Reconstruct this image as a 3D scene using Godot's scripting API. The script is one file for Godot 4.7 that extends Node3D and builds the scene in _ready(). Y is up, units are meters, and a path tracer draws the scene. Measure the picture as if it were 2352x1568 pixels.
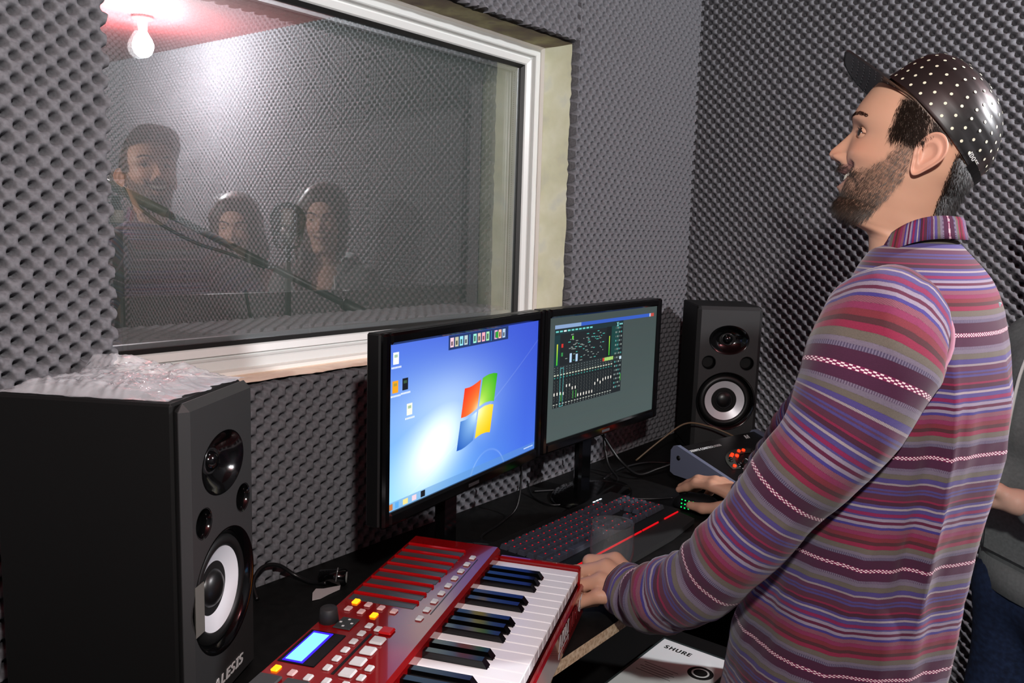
extends Node3D
# Control room of a small recording studio: camera at (0, H0, 0); the window wall runs along x at z = -1.2.
const H0 := 1.36          # camera height; P() takes heights relative to it
const DESK := -0.62       # desk top relative to the camera
const ZW := -1.215        # face of the window wall under its foam
const XW := 2.42          # face of the wall behind the man under its foam
const CEIL := 0.86
var M := {}
var taken := {}
var rng := RandomNumberGenerator.new()

func P(x: float, y: float, z: float) -> Vector3:
	return Vector3(x, y + H0, z)

# the man was measured at a guessed distance; his true size is this share of it
const S := 0.93

func Q(x: float, y: float, z: float, s := S) -> Vector3:
	return Vector3(x * s, y * s + H0, z * s)

func _ready() -> void:
	rng.seed = 7
	setup_camera()
	setup_light()
	make_materials()
	build_room()
	build_window()
	build_booth()
	build_desk()
	build_monitors()
	build_speakers()
	build_synth()
	build_typing_keyboard()
	build_small_things()
	build_man()
	build_women()

func setup_camera() -> void:
	var cam := Camera3D.new()
	cam.name = "camera"
	cam.fov = 2.0 * rad_to_deg(atan(784.0 / 1910.0))
	cam.near = 0.05
	cam.transform = Transform3D(Basis(Vector3(0.61785, 0.02969, 0.78573), Vector3(0.08649, 0.99066, -0.10544), Vector3(-0.78152, 0.13310, 0.60951)).orthonormalized(), P(0, 0, 0))
	add_child(cam)
	cam.current = true

func setup_light() -> void:
	var we := WorldEnvironment.new()
	we.name = "environment"
	var e := Environment.new()
	e.background_mode = Environment.BG_COLOR
	e.background_color = Color(0, 0, 0)
	e.tonemap_mode = Environment.TONE_MAPPER_LINEAR
	e.tonemap_exposure = 1.0
	e.sdfgi_enabled = true
	e.ssao_enabled = true
	e.ssil_enabled = true
	we.environment = e
	add_child(we)
	# photographer's lamp on its stand beside the camera, one ceiling spot of the control room, one of the booth
	stand_lamp(P(0.02, 0.45, 0.17), 2.1, 0.042, Color(1.0, 0.99, 0.975))
	ceiling_lamp(P(1.93, 0.745, 0.955), 4.4, 0.05, Color(0.97, 0.985, 1.0), "round white ceiling spotlight mirrored in the studio window")
	ceiling_lamp(P(1.38, 0.80, -3.05), 0.75, 0.05, Color(0.97, 0.985, 1.0), "round white ceiling spotlight inside the vocal booth")

func stand_lamp(at: Vector3, energy: float, r: float, tint: Color) -> void:
	var t := thing("photo_lamp", "bare photographic lamp on a black tripod stand behind the camera", "lamp", Vector3(at.x, 0, at.z))
	var black := mat("lamp_black", Color(0.03, 0.03, 0.03), 0.5)
	var g := StandardMaterial3D.new()
	g.resource_name = "photo_glow"
	g.emission_enabled = true
	g.emission = tint
	g.emission_energy_multiplier = 30.0
	part("pole", tube([Vector3(0, 0.25, 0), Vector3(0, at.y - 0.10, 0)], 0.011, 10), black, t)
	part("socket", tube([Vector3(0, at.y - 0.115, 0), Vector3(0, at.y - r + 0.004, 0)], 0.024, 14), black, t)
	for k in 3:
		var a := TAU * k / 3 + 0.5
		part("leg", tube([Vector3(0, 0.45, 0), Vector3(cos(a) * 0.33, 0.01, sin(a) * 0.33)], 0.008, 8), black, t)
	var st := st_new(true)
	var prof := []
	for k in 13:
		var a := PI * k / 12
		prof.append([sin(a) * r, cos(a) * r])
	part("bulb", lathe(prof, 24), g, t, Transform3D(Basis(), Vector3(0, at.y, 0)))
	var l := OmniLight3D.new()
	l.name = "lamp_light"
	l.light_energy = energy
	l.light_color = tint
	l.light_size = r * 0.9
	l.omni_range = 12.0
	l.omni_attenuation = 2.0
	l.shadow_enabled = true
	t.add_child(l)
	l.position = Vector3(0, at.y, 0)

func ceiling_lamp(at: Vector3, energy: float, r: float, tint: Color, label: String) -> void:
	var t := thing("ceiling_spotlight", label, "lamp", at, 0.0, "round ceiling spotlights")
	var white := mat("lamp_white", Color(0.9, 0.9, 0.9), 0.4)
	var glow := StandardMaterial3D.new()
	glow.resource_name = "lamp_glow"
	glow.albedo_color = Color(1, 1, 1)
	glow.emission_enabled = true
	glow.emission = tint
	glow.emission_energy_multiplier = 14.0
	var top: float = (CEIL + H0 if at.z > -1.4 else 0.93 + H0) - at.y
	part("housing", lathe([[0.0, top], [0.04, top], [0.042, top - 0.012], [0.02, top - 0.018], [0.018, 0.058], [0.0, 0.058]], 28), white, t)
	part("bulb", lathe([[0.0, 0.060], [0.015, 0.058], [0.022, 0.045], [0.036, 0.022], [0.044, 0.0], [0.043, -0.018], [0.034, -0.040], [0.018, -0.054], [0.0, -0.058]], 24), glow, t)
	var l := OmniLight3D.new()
	l.name = "lamp_light"
	l.light_energy = energy
	l.light_color = tint
	l.light_size = 0.035
	l.omni_range = 12.0
	l.omni_attenuation = 2.0
	l.shadow_enabled = true
	t.add_child(l)
	l.position = Vector3(0, -0.008, 0)

# ---------------------------------------------------------------- names, nodes, materials
func numbered(n: String) -> String:
	if not taken.has(n):
		taken[n] = 0
		return n
	taken[n] += 1
	return "%s_%03d" % [n, taken[n]]

func thing(called: String, label: String, category: String, at := Vector3.ZERO, turn := 0.0, group := "") -> Node3D:
	var o := Node3D.new()
	o.name = numbered(called)
	add_child(o)
	o.position = at
	o.rotation.y = turn
	o.set_meta("label", label)
	o.set_meta("category", category)
	if group:
		o.set_meta("group", group)
	return o

func setting(called: String, at := Vector3.ZERO) -> Node3D:
	var o := Node3D.new()
	o.name = called
	add_child(o)
	o.position = at
	o.set_meta("kind", "structure")
	return o

func part(called: String, mesh: Mesh, m: Material, parent: Node, xf := Transform3D()) -> MeshInstance3D:
	var o := MeshInstance3D.new()
	o.name = called
	o.mesh = mesh
	if m:
		o.material_override = null
		for i in mesh.get_surface_count():
			o.set_surface_override_material(i, m)
	o.transform = xf
	parent.add_child(o, true)
	return o

func single(called: String, label: String, category: String, mesh: Mesh, m: Material, xf := Transform3D(), group := "") -> MeshInstance3D:
	var o := part(numbered(called), mesh, m, self, xf)
	o.set_meta("label", label)
	o.set_meta("category", category)
	if group:
		o.set_meta("group", group)
	return o

func mat(called: String, c: Color, rough := 0.6, metal := 0.0, spec := 0.5) -> StandardMaterial3D:
	if M.has(called):
		return M[called]
	var m := StandardMaterial3D.new()
	m.resource_name = called
	m.albedo_color = c
	m.roughness = rough
	m.metallic = metal
	m.metallic_specular = spec
	M[called] = m
	return m

func glow(called: String, c: Color, k: float) -> StandardMaterial3D:
	if M.has(called):
		return M[called]
	var m := mat(called, Color(c.r * 0.3, c.g * 0.3, c.b * 0.3), 0.4)
	m.emission_enabled = true
	m.emission = c
	m.emission_energy_multiplier = k
	return m

func noise_tex(seed_: int, freq: float, cols: Array, size := 256, octaves := 4, kind := FastNoiseLite.TYPE_SIMPLEX_SMOOTH) -> NoiseTexture2D:
	var n := FastNoiseLite.new()
	n.seed = seed_
	n.frequency = freq
	n.noise_type = kind
	n.fractal_octaves = octaves
	var g := Gradient.new()
	var offs := PackedFloat32Array()
	var cc := PackedColorArray()
	for i in cols.size():
		offs.append(float(i) / (cols.size() - 1))
		cc.append(cols[i])
	g.offsets = offs
	g.colors = cc
	var t := NoiseTexture2D.new()
	t.width = size
	t.height = size
	t.seamless = true
	t.noise = n
	t.color_ramp = g
	return t

func tri(m: StandardMaterial3D, scale: float) -> StandardMaterial3D:
	m.uv1_triplanar = true
	m.uv1_world_triplanar = true
	m.uv1_scale = Vector3.ONE * scale
	return m

func make_materials() -> void:
	# foam: charcoal polyurethane with fine open-cell grain
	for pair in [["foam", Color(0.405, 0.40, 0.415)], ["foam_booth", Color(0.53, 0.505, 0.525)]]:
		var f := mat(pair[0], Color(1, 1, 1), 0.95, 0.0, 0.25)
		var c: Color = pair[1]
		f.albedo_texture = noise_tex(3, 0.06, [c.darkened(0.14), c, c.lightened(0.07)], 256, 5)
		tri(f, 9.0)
	var pl := mat("plaster_pale", Color(1, 1, 1), 0.75)
	pl.albedo_texture = noise_tex(11, 0.012, [Color(0.80, 0.80, 0.72), Color(0.86, 0.86, 0.74), Color(0.90, 0.90, 0.80), Color(0.83, 0.845, 0.80)], 256, 5)
	tri(pl, 2.5)
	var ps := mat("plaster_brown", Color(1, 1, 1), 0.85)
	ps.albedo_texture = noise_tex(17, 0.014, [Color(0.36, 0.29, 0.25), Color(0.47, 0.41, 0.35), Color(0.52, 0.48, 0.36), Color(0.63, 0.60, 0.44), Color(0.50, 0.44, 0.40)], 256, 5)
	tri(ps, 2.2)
	var lw := mat("ledge_peach", Color(1, 1, 1), 0.8)
	lw.albedo_texture = noise_tex(23, 0.02, [Color(0.86, 0.74, 0.66), Color(0.93, 0.83, 0.75), Color(0.90, 0.78, 0.68)], 256, 4)
	tri(lw, 3.0)
	var cg := mat("concrete_green", Color(1, 1, 1), 0.8)
	cg.albedo_texture = noise_tex(29, 0.02, [Color(0.44, 0.46, 0.40), Color(0.54, 0.56, 0.49), Color(0.60, 0.61, 0.54)], 256, 5)
	tri(cg, 2.5)
	var pb := mat("chipboard", Color(1, 1, 1), 0.8)
	pb.albedo_texture = noise_tex(31, 0.09, [Color(0.45, 0.36, 0.27), Color(0.72, 0.61, 0.49), Color(0.80, 0.70, 0.58), Color(0.87, 0.79, 0.68), Color(0.74, 0.63, 0.50)], 256, 3, FastNoiseLite.TYPE_CELLULAR)
	tri(pb, 6.0)
	mat("upvc", Color(0.80, 0.80, 0.79), 0.32)
	mat("caulk", Color(0.90, 0.88, 0.85), 0.5)
	mat("rubber", Color(0.02, 0.02, 0.022), 0.5)
	mat("spacer", Color(0.72, 0.73, 0.74), 0.35, 0.8)
	mat("black_plastic", Color(0.045, 0.045, 0.048), 0.38)
	mat("black_gloss", Color(0.02, 0.02, 0.022), 0.12)
	mat("black_matte", Color(0.035, 0.035, 0.036), 0.8, 0.0, 0.3)
	mat("cabinet_vinyl", Color(0.05, 0.05, 0.05), 0.62, 0.0, 0.35)
	mat("baffle_grey", Color(0.17, 0.17, 0.172), 0.42)
	var dk := mat("desk_black", Color(1, 1, 1), 0.55, 0.0, 0.35)
	dk.albedo_texture = noise_tex(37, 0.05, [Color(0.03, 0.03, 0.03), Color(0.05, 0.05, 0.05), Color(0.075, 0.073, 0.07)], 256, 4)
	tri(dk, 3.0)
	var fl := mat("floor_dark", Color(1, 1, 1), 0.7)
	fl.albedo_texture = noise_tex(41, 0.03, [Color(0.10, 0.10, 0.105), Color(0.14, 0.14, 0.14), Color(0.17, 0.165, 0.16)], 256, 4)
	tri(fl, 1.5)
	mat("ceiling_red", Color(0.42, 0.06, 0.08), 0.8)
	mat("masonry", Color(0.42, 0.41, 0.42), 0.95)
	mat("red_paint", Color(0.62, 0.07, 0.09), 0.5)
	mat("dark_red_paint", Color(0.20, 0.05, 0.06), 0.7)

# ---------------------------------------------------------------- mesh tools
func st_new(smooth := false) -> SurfaceTool:
	var s := SurfaceTool.new()
	s.begin(Mesh.PRIMITIVE_TRIANGLES)
	s.set_smooth_group(0 if smooth else 0xFFFFFFFF)
	return s

func done(st: SurfaceTool) -> ArrayMesh:
	st.generate_normals()
	st.index()
	return st.commit()

func tri_out(st: SurfaceTool, a: Vector3, b: Vector3, c: Vector3, ctr: Vector3) -> void:
	if Plane(a, b, c).normal.dot((a + b + c) / 3.0 - ctr) < 0.0:
		st.add_vertex(a); st.add_vertex(c); st.add_vertex(b)
	else:
		st.add_vertex(a); st.add_vertex(b); st.add_vertex(c)

func quad_out(st: SurfaceTool, a: Vector3, b: Vector3, c: Vector3, d: Vector3, ctr: Vector3) -> void:
	tri_out(st, a, b, c, ctr)
	tri_out(st, a, c, d, ctr)

func quad(st: SurfaceTool, a: Vector3, b: Vector3, c: Vector3, d: Vector3) -> void:
	for v in [a, b, c, a, c, d]:
		st.add_vertex(v)

# box with chamfered edges
func cbox(st: SurfaceTool, ctr: Vector3, size: Vector3, bev: float, xf := Transform3D()) -> void:
	var h := size * 0.5
	bev = minf(bev, minf(h.x, minf(h.y, h.z)) * 0.98)
	var c0 := xf * ctr
	var pt := func(sx: int, sy: int, sz: int, ax: int) -> Vector3:
		var v := Vector3(sx * (h.x - bev), sy * (h.y - bev), sz * (h.z - bev))
		v[ax] = [sx, sy, sz][ax] * h[ax]
		return xf * (ctr + v)
	for ax in 3:
		var b: int = (ax + 1) % 3
		var c: int = (ax + 2) % 3
		for s: int in [-1, 1]:
			var q := []
			for uv in [[-1, -1], [1, -1], [1, 1], [-1, 1]]:
				var sg := [0, 0, 0]
				sg[ax] = s; sg[b] = uv[0]; sg[c] = uv[1]
				q.append(pt.call(sg[0], sg[1], sg[2], ax))
			quad_out(st, q[0], q[1], q[2], q[3], c0)
	if bev <= 0.0:
		return
	for ax in 3:   # edges run along ax
		var b: int = (ax + 1) % 3
		var c: int = (ax + 2) % 3
		for sb in [-1, 1]:
			for sc in [-1, 1]:
				var q := []
				for k in [[-1, b], [1, b], [1, c], [-1, c]]:
					var sg := [0, 0, 0]
					sg[ax] = k[0]; sg[b] = sb; sg[c] = sc
					q.append(pt.call(sg[0], sg[1], sg[2], k[1]))
				quad_out(st, q[0], q[1], q[2], q[3], c0)
	for sx in [-1, 1]:
		for sy in [-1, 1]:
			for sz in [-1, 1]:
				tri_out(st, pt.call(sx, sy, sz, 0), pt.call(sx, sy, sz, 1), pt.call(sx, sy, sz, 2), c0)

func box_mesh(size: Vector3, bev := 0.0, ctr := Vector3.ZERO) -> ArrayMesh:
	var st := st_new()
	cbox(st, ctr, size, bev)
	return done(st)

func span(x0: float, x1: float, y0: float, y1: float, z0: float, z1: float, bev := 0.0) -> ArrayMesh:
	return box_mesh(Vector3(x1 - x0, y1 - y0, z1 - z0), bev, Vector3(x0 + x1, y0 + y1, z0 + z1) * 0.5)

# rings of equal length joined to a skin
func skin(st: SurfaceTool, rings: Array, closed := true, cap0 := false, cap1 := false, us: Array = [], vs: Array = []) -> void:
	var n: int = rings[0].size()
	var m: int = n if closed else n - 1
	for i in rings.size() - 1:
		for j in m:
			var k: int = (j + 1) % n
			for c in [[i, j, j], [i + 1, j, j], [i + 1, k, j + 1], [i, j, j], [i + 1, k, j + 1], [i, k, j + 1]]:
				if us.size():
					st.set_uv(Vector2(us[c[2]], vs[c[0]]))
				st.add_vertex(rings[c[0]][c[1]])
	for cap in [[cap0, 0], [cap1, rings.size() - 1]]:
		if cap[0]:
			var r: PackedVector3Array = rings[cap[1]]
			var ctr := Vector3.ZERO
			for v in r:
				ctr += v / n
			for j in n:
				for v in ([ctr, r[j], r[(j + 1) % n]] if cap[1] == 0 else [ctr, r[(j + 1) % n], r[j]]):
					if us.size():
						st.set_uv(Vector2(us[0], vs[cap[1]]))
					st.add_vertex(v)

func lathe(prof: Array, segs := 24, sx := 1.0, sz := 1.0, smooth := true) -> ArrayMesh:
	var st := st_new(smooth)
	lathe_to(st, prof, segs, Transform3D(), sx, sz)
	return done(st)

func lathe_to(st: SurfaceTool, prof: Array, segs := 24, xf := Transform3D(), sx := 1.0, sz := 1.0) -> void:
	var rings := []
	for p in prof:
		var r := PackedVector3Array()
		for j in segs:
			var a := TAU * j / segs
			r.append(xf * Vector3(cos(a) * p[0] * sx, p[1], sin(a) * p[0] * sz))
		rings.append(r)
	skin(st, rings)

func tube_to(st: SurfaceTool, pts: Array, rad: Variant, segs := 8, caps := true) -> void:
	var rings := []
	var nrm := Vector3.ZERO
	for i in pts.size():
		var t: Vector3 = (pts[mini(i + 1, pts.size() - 1)] - pts[maxi(i - 1, 0)]).normalized()
		if i == 0:
			nrm = t.cross(Vector3.UP if absf(t.y) < 0.9 else Vector3.RIGHT).normalized()
		else:
			nrm = (nrm - t * nrm.dot(t)).normalized()
		var b := t.cross(nrm)
		var r := PackedVector3Array()
		var rr: float = rad[i] if rad is Array or rad is PackedFloat32Array else rad
		for j in segs:
			var a := TAU * j / segs
			r.append(pts[i] + (nrm * cos(a) + b * sin(a)) * rr)
		rings.append(r)
	skin(st, rings, true, caps, caps)

func tube(pts: Array, rad: Variant, segs := 8) -> ArrayMesh:
	var st := st_new(true)
	tube_to(st, pts, rad, segs)
	return done(st)

# smooth curve through points
func curve(pts: Array, per := 6) -> Array:
	var out := []
	for i in pts.size() - 1:
		var a: Vector3 = pts[maxi(i - 1, 0)]
		var b: Vector3 = pts[i]
		var c: Vector3 = pts[i + 1]
		var d: Vector3 = pts[mini(i + 2, pts.size() - 1)]
		for k in per:
			out.append(b.cubic_interpolate(c, a, d, float(k) / per))
	out.append(pts[-1])
	return out

func lerp_table(tab: Array, x: float, col: int) -> float:
	# tab rows sorted by falling first column
	if x >= tab[0][0]:
		return tab[0][col]
	for i in tab.size() - 1:
		if x >= tab[i + 1][0]:
			var t: float = (x - tab[i][0]) / (tab[i + 1][0] - tab[i][0])
			return lerpf(tab[i][col], tab[i + 1][col], t)
	return tab[-1][col]

func text_mesh(s: String, size: float, depth: float, bold := true) -> TextMesh:
	var t := TextMesh.new()
	var f := SystemFont.new()
	f.font_names = PackedStringArray(["Droid Sans"])
	if bold:
		f.font_weight = 700
	t.font = f
	t.text = s
	t.font_size = 32
	t.pixel_size = size / 32.0
	t.depth = depth
	t.curve_step = 2.0
	return t

# polygon (x, z) extruded downwards from the top height
func slab(poly: PackedVector2Array, top: float, thick: float) -> ArrayMesh:
	var st := st_new()
	var idx := Geometry2D.triangulate_polygon(poly)
	for k in range(0, idx.size(), 3):
		var a := poly[idx[k]]; var b := poly[idx[k + 1]]; var c := poly[idx[k + 2]]
		var up := [Vector3(a.x, top, a.y), Vector3(b.x, top, b.y), Vector3(c.x, top, c.y)]
		tri_out(st, up[0], up[1], up[2], up[0] - Vector3(0, 1, 0))
		var o := Vector3(0, -thick, 0)
		tri_out(st, up[0] + o, up[1] + o, up[2] + o, up[0] + Vector3(0, 1, 0))
	var mid := Vector2.ZERO
	for p in poly:
		mid += p / poly.size()
	for i in poly.size():
		var a := poly[i]; var b := poly[(i + 1) % poly.size()]
		quad_out(st, Vector3(a.x, top, a.y), Vector3(b.x, top, b.y), Vector3(b.x, top - thick, b.y), Vector3(a.x, top - thick, a.y), Vector3(mid.x, top, mid.y))
	return done(st)

# blended round bones meshed as surface nets; bones: [a, b, ra, rb]
func nets(st: SurfaceTool, bones: Array, k: float, cell: float, col := Color(1, 1, 1)) -> void:
	var lo := Vector3.ONE * 1e9
	var hi := -lo
	for b in bones:
		var r := Vector3.ONE * (maxf(b[2], b[3]) + 3.0 * k + cell * 2.0)
		lo = lo.min(b[0] - r).min(b[1] - r)
		hi = hi.max(b[0] + r).max(b[1] + r)
	var n := Vector3i(((hi - lo) / cell).ceil()) + Vector3i.ONE
	var f := PackedFloat32Array()
	f.resize(n.x * n.y * n.z)
	f.fill(1e-9)
	var sy := n.x
	var sz := n.x * n.y
	for b in bones:
		var a: Vector3 = b[0]
		var ab: Vector3 = b[1] - a
		var l2 := maxf(ab.length_squared(), 1e-12)
		var rm := maxf(b[2], b[3]) + 4.0 * k
		var p0 := Vector3i(((a.min(b[1]) - Vector3.ONE * rm - lo) / cell).floor()).clamp(Vector3i.ZERO, n - Vector3i.ONE)
		var p1 := Vector3i(((a.max(b[1]) + Vector3.ONE * rm - lo) / cell).ceil()).clamp(Vector3i.ZERO, n - Vector3i.ONE)
		for z in range(p0.z, p1.z + 1):
			for y in range(p0.y, p1.y + 1):
				var row := y * sy + z * sz
				for x in range(p0.x, p1.x + 1):
					var p := lo + Vector3(x, y, z) * cell - a
					var t := clampf(p.dot(ab) / l2, 0.0, 1.0)
					var d := (p - ab * t).length() - lerpf(b[2], b[3], t)
					if d < 4.0 * k:
						f[row + x] += exp(-maxf(d, -8.0 * k) / k)
	var ids := {}
	var pos := PackedVector3Array()
	var offs := [0, 1, sy, sy + 1, sz, sz + 1, sz + sy, sz + sy + 1]
	var cor := [Vector3(0, 0, 0), Vector3(1, 0, 0), Vector3(0, 1, 0), Vector3(1, 1, 0), Vector3(0, 0, 1), Vector3(1, 0, 1), Vector3(0, 1, 1), Vector3(1, 1, 1)]
	var eds := [[0, 1], [2, 3], [4, 5], [6, 7], [0, 2], [1, 3], [4, 6], [5, 7], [0, 4], [1, 5], [2, 6], [3, 7]]
	for z in n.z - 1:
		for y in n.y - 1:
			var row := y * sy + z * sz
			for x in n.x - 1:
				var at := row + x
				var mask := 0
				for q in 8:
					if f[at + offs[q]] > 1.0:
						mask |= 1 << q
				if mask == 0 or mask == 255:
					continue
				var sum := Vector3.ZERO
				var cnt := 0
				for e in eds:
					var a: float = f[at + offs[e[0]]]
					var b: float = f[at + offs[e[1]]]
					if (a > 1.0) != (b > 1.0):
						var la := log(a)
						var t := la / (la - log(b))
						sum += cor[e[0]].lerp(cor[e[1]], t)
						cnt += 1
				ids[at] = pos.size()
				pos.append(lo + (Vector3(x, y, z) + sum / cnt) * cell)
	st.set_color(col)
	for at in ids:
		var x: int = at % sy
		var y: int = (at / sy) % n.y
		var z: int = at / sz
		var s0 := f[at] > 1.0
		for ax in 3:
			var step: int = [1, sy, sz][ax]
			var u: int = [sy, sz, 1][ax]
			var v: int = [sz, 1, sy][ax]
			var s1 := f[at + step] > 1.0
			if s0 == s1:
				continue
			if not (ids.has(at - u) and ids.has(at - v) and ids.has(at - u - v)):
				continue
			var q := [pos[ids[at]], pos[ids[at - u]], pos[ids[at - u - v]], pos[ids[at - v]]]
			if s0:
				q.reverse()
			for k2 in [0, 1, 2, 0, 2, 3]:
				st.add_vertex(q[k2])
# ---------------------------------------------------------------- room
# a sheet of convoluted foam: o = corner, u/v = unit edges, n = normal; pits on a centred square lattice
func foam(called: String, o: Vector3, u: Vector3, v: Vector3, w: float, h: float, step: float, m: Material, parent: Node, rough_edge := 0.0, seed_ := 1, amp := 0.031) -> void:
	var n := u.cross(v).normalized()
	var a := 0.0300
	var b := 0.0290
	var nx := maxi(2, roundi(w / step))
	var ny := maxi(2, roundi(h / step))
	var fn := FastNoiseLite.new()
	fn.seed = seed_
	fn.frequency = 3.0
	var fe := FastNoiseLite.new()
	fe.seed = seed_ + 5
	fe.frequency = 38.0
	var ph := Vector2(fmod(seed_ * 0.37, 1.0), fmod(seed_ * 0.61, 1.0))
	var pos := PackedVector3Array()
	pos.resize((nx + 1) * (ny + 1))
	var base := 0.014
	for j in ny + 1:
		for i in nx + 1:
			var x := w * i / nx
			var y := h * j / ny
			var wx := fn.get_noise_2d(x, y) * 0.006
			var wy := fn.get_noise_2d(x + 40.0, y) * 0.006
			var c := cos(TAU * ((x + wx) / a + ph.x)) * cos(TAU * ((y + wy) / b + ph.y))
			var q := (1.0 + c) * 0.5
			var hh := base + amp * (1.0 - pow(q, 3.8))
			var ex := x
			var ey := y
			if rough_edge > 0.0:
				if i == nx or i == 0:
					ex += fe.get_noise_2d(0.0, y) * rough_edge
				if j == ny or j == 0:
					ey += fe.get_noise_2d(x, 9.0) * rough_edge
			pos[j * (nx + 1) + i] = o + u * ex + v * ey + n * hh
	var idx := PackedInt32Array()
	idx.resize(nx * ny * 6)
	var k := 0
	for j in ny:
		for i in nx:
			var p := j * (nx + 1) + i
			idx[k] = p; idx[k + 1] = p + nx + 1; idx[k + 2] = p + 1
			idx[k + 3] = p + 1; idx[k + 4] = p + nx + 1; idx[k + 5] = p + nx + 2
			k += 6
	var nor := PackedVector3Array()
	nor.resize(pos.size())
	for j in ny + 1:
		for i in nx + 1:
			var dx := pos[j * (nx + 1) + mini(i + 1, nx)] - pos[j * (nx + 1) + maxi(i - 1, 0)]
			var dy := pos[mini(j + 1, ny) * (nx + 1) + i] - pos[maxi(j - 1, 0) * (nx + 1) + i]
			nor[j * (nx + 1) + i] = dx.cross(dy).normalized()
	# skirts down to the wall
	var rim := []
	for i in nx + 1: rim.append(i)
	for j in range(1, ny + 1): rim.append(j * (nx + 1) + nx)
	for i in range(nx - 1, -1, -1): rim.append(ny * (nx + 1) + i)
	for j in range(ny - 1, 0, -1): rim.append(j * (nx + 1))
	var s0 := pos.size()
	var ctr := o + u * w * 0.5 + v * h * 0.5
	for e in rim:
		var p: Vector3 = pos[e]
		var g := p - n * n.dot(p - o)
		var out := (p - ctr)
		out -= n * n.dot(out)
		var du := out.dot(u) / w
		var dv := out.dot(v) / h
		out = u * signf(du) if absf(du) > absf(dv) else v * signf(dv)
		pos.append(p); pos.append(g)
		nor.append(out); nor.append(out)
	for e in rim.size():
		var p := s0 + e * 2
		var q := s0 + ((e + 1) % rim.size()) * 2
		idx.append_array(PackedInt32Array([p, q, p + 1, q, q + 1, p + 1]))
	var arr := []
	arr.resize(Mesh.ARRAY_MAX)
	arr[Mesh.ARRAY_VERTEX] = pos
	arr[Mesh.ARRAY_NORMAL] = nor
	arr[Mesh.ARRAY_INDEX] = idx
	var am := ArrayMesh.new()
	am.add_surface_from_arrays(Mesh.PRIMITIVE_TRIANGLES, arr)
	part(called, am, m, parent)

func build_room() -> void:
	var f: Material = M.foam
	var fl := setting("floor")
	part("floor_slab", span(-1.3, XW + 0.1, -0.1, 0.0, -4.2, 2.3), M.floor_dark, fl)
	var ce := setting("ceiling")
	part("ceiling_slab", span(-1.3, XW + 0.1, CEIL + H0, CEIL + H0 + 0.1, ZW - 0.05, 2.3), M.ceiling_red, ce)
	# window wall, 0.255 m thick, opening x 0.53..1.731, y -0.268..0.452
	var w := setting("wall_front")
	var z0 := ZW - 0.255
	for s in [[-1.3, 0.53, -H0, 0.93], [1.731, XW + 0.1, -H0, 0.93], [0.53, 1.731, -H0, -0.268], [0.53, 1.731, 0.452, 0.93]]:
		part("masonry_block", span(s[0], s[1], s[2] + H0, s[3] + H0, z0, ZW), M.masonry, w)
	foam("foam_panel", P(0.1, DESK - 0.02, ZW), Vector3.RIGHT, Vector3.UP, 0.482, CEIL - DESK + 0.02, 0.0031, f, w, 0.004, 1)
	foam("foam_panel", P(-1.3, -H0, ZW), Vector3.RIGHT, Vector3.UP, 1.4, CEIL + H0, 0.0075, f, w, 0.0, 2)
	foam("foam_panel", P(0.584, DESK - 0.02, ZW), Vector3.RIGHT, Vector3.UP, 1.147, -0.27 - DESK + 0.02, 0.0031, f, w, 0.006, 3)
	foam("foam_panel", P(1.733, -0.9, ZW), Vector3.RIGHT, Vector3.UP, XW - 1.733, CEIL + 0.9, 0.0038, f, w, 0.005, 4)
	foam("foam_panel", P(0.584, 0.455, ZW), Vector3.RIGHT, Vector3.UP, 1.147, CEIL - 0.455, 0.0045, f, w, 0.006, 5)
	# wall behind the man
	var wr := setting("wall_right")
	part("masonry_block", span(XW, XW + 0.1, 0.0, CEIL + H0, ZW, 2.3), M.masonry, wr)
	foam("foam_panel", P(XW, -0.70, ZW), Vector3.BACK, Vector3.UP, 2.30, CEIL + 0.70, 0.0044, f, wr, 0.0, 6)
	foam("foam_panel", P(XW, -H0, ZW), Vector3.BACK, Vector3.UP, 2.30, H0 - 0.703, 0.006, f, wr, 0.0, 7)
	foam("foam_panel", P(XW, -H0, ZW + 2.302), Vector3.BACK, Vector3.UP, 2.3 - ZW - 2.302, CEIL + H0, 0.0075, f, wr, 0.0, 8)
	var wb := setting("wall_back")
	part("masonry_block", span(-1.4, XW + 0.1, 0.0, CEIL + H0, 2.3, 2.4), M.masonry, wb)
	foam("foam_panel", P(XW, -H0, 2.3), Vector3.LEFT, Vector3.UP, XW + 1.3, CEIL + H0, 0.012, f, wb, 0.0, 9)
	var wl := setting("wall_left")
	part("masonry_block", span(-1.4, -1.3, 0.0, CEIL + H0, ZW - 0.25, 2.4), M.masonry, wl)
	foam("foam_panel", P(-1.3, -H0, 2.3), Vector3.FORWARD, Vector3.UP, 3.5, CEIL + H0, 0.012, f, wl, 0.0, 10)

# closed profile swept round a rectangle (x0..x1, y0..y1); profile points [inset, z]
func frame_sweep(x0: float, x1: float, y0: float, y1: float, prof: Array) -> ArrayMesh:
	var st := st_new()
	var loops := []
	for p in prof:
		var d: float = p[0]
		loops.append([P(x0 + d, y0 + d, p[1]), P(x1 - d, y0 + d, p[1]), P(x1 - d, y1 - d, p[1]), P(x0 + d, y1 - d, p[1])])
	for i in loops.size():
		var a: Array = loops[i]
		var b: Array = loops[(i + 1) % loops.size()]
		for j in 4:
			var k := (j + 1) % 4
			quad(st, a[j], a[k], b[k], b[j])
	return done(st)

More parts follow.
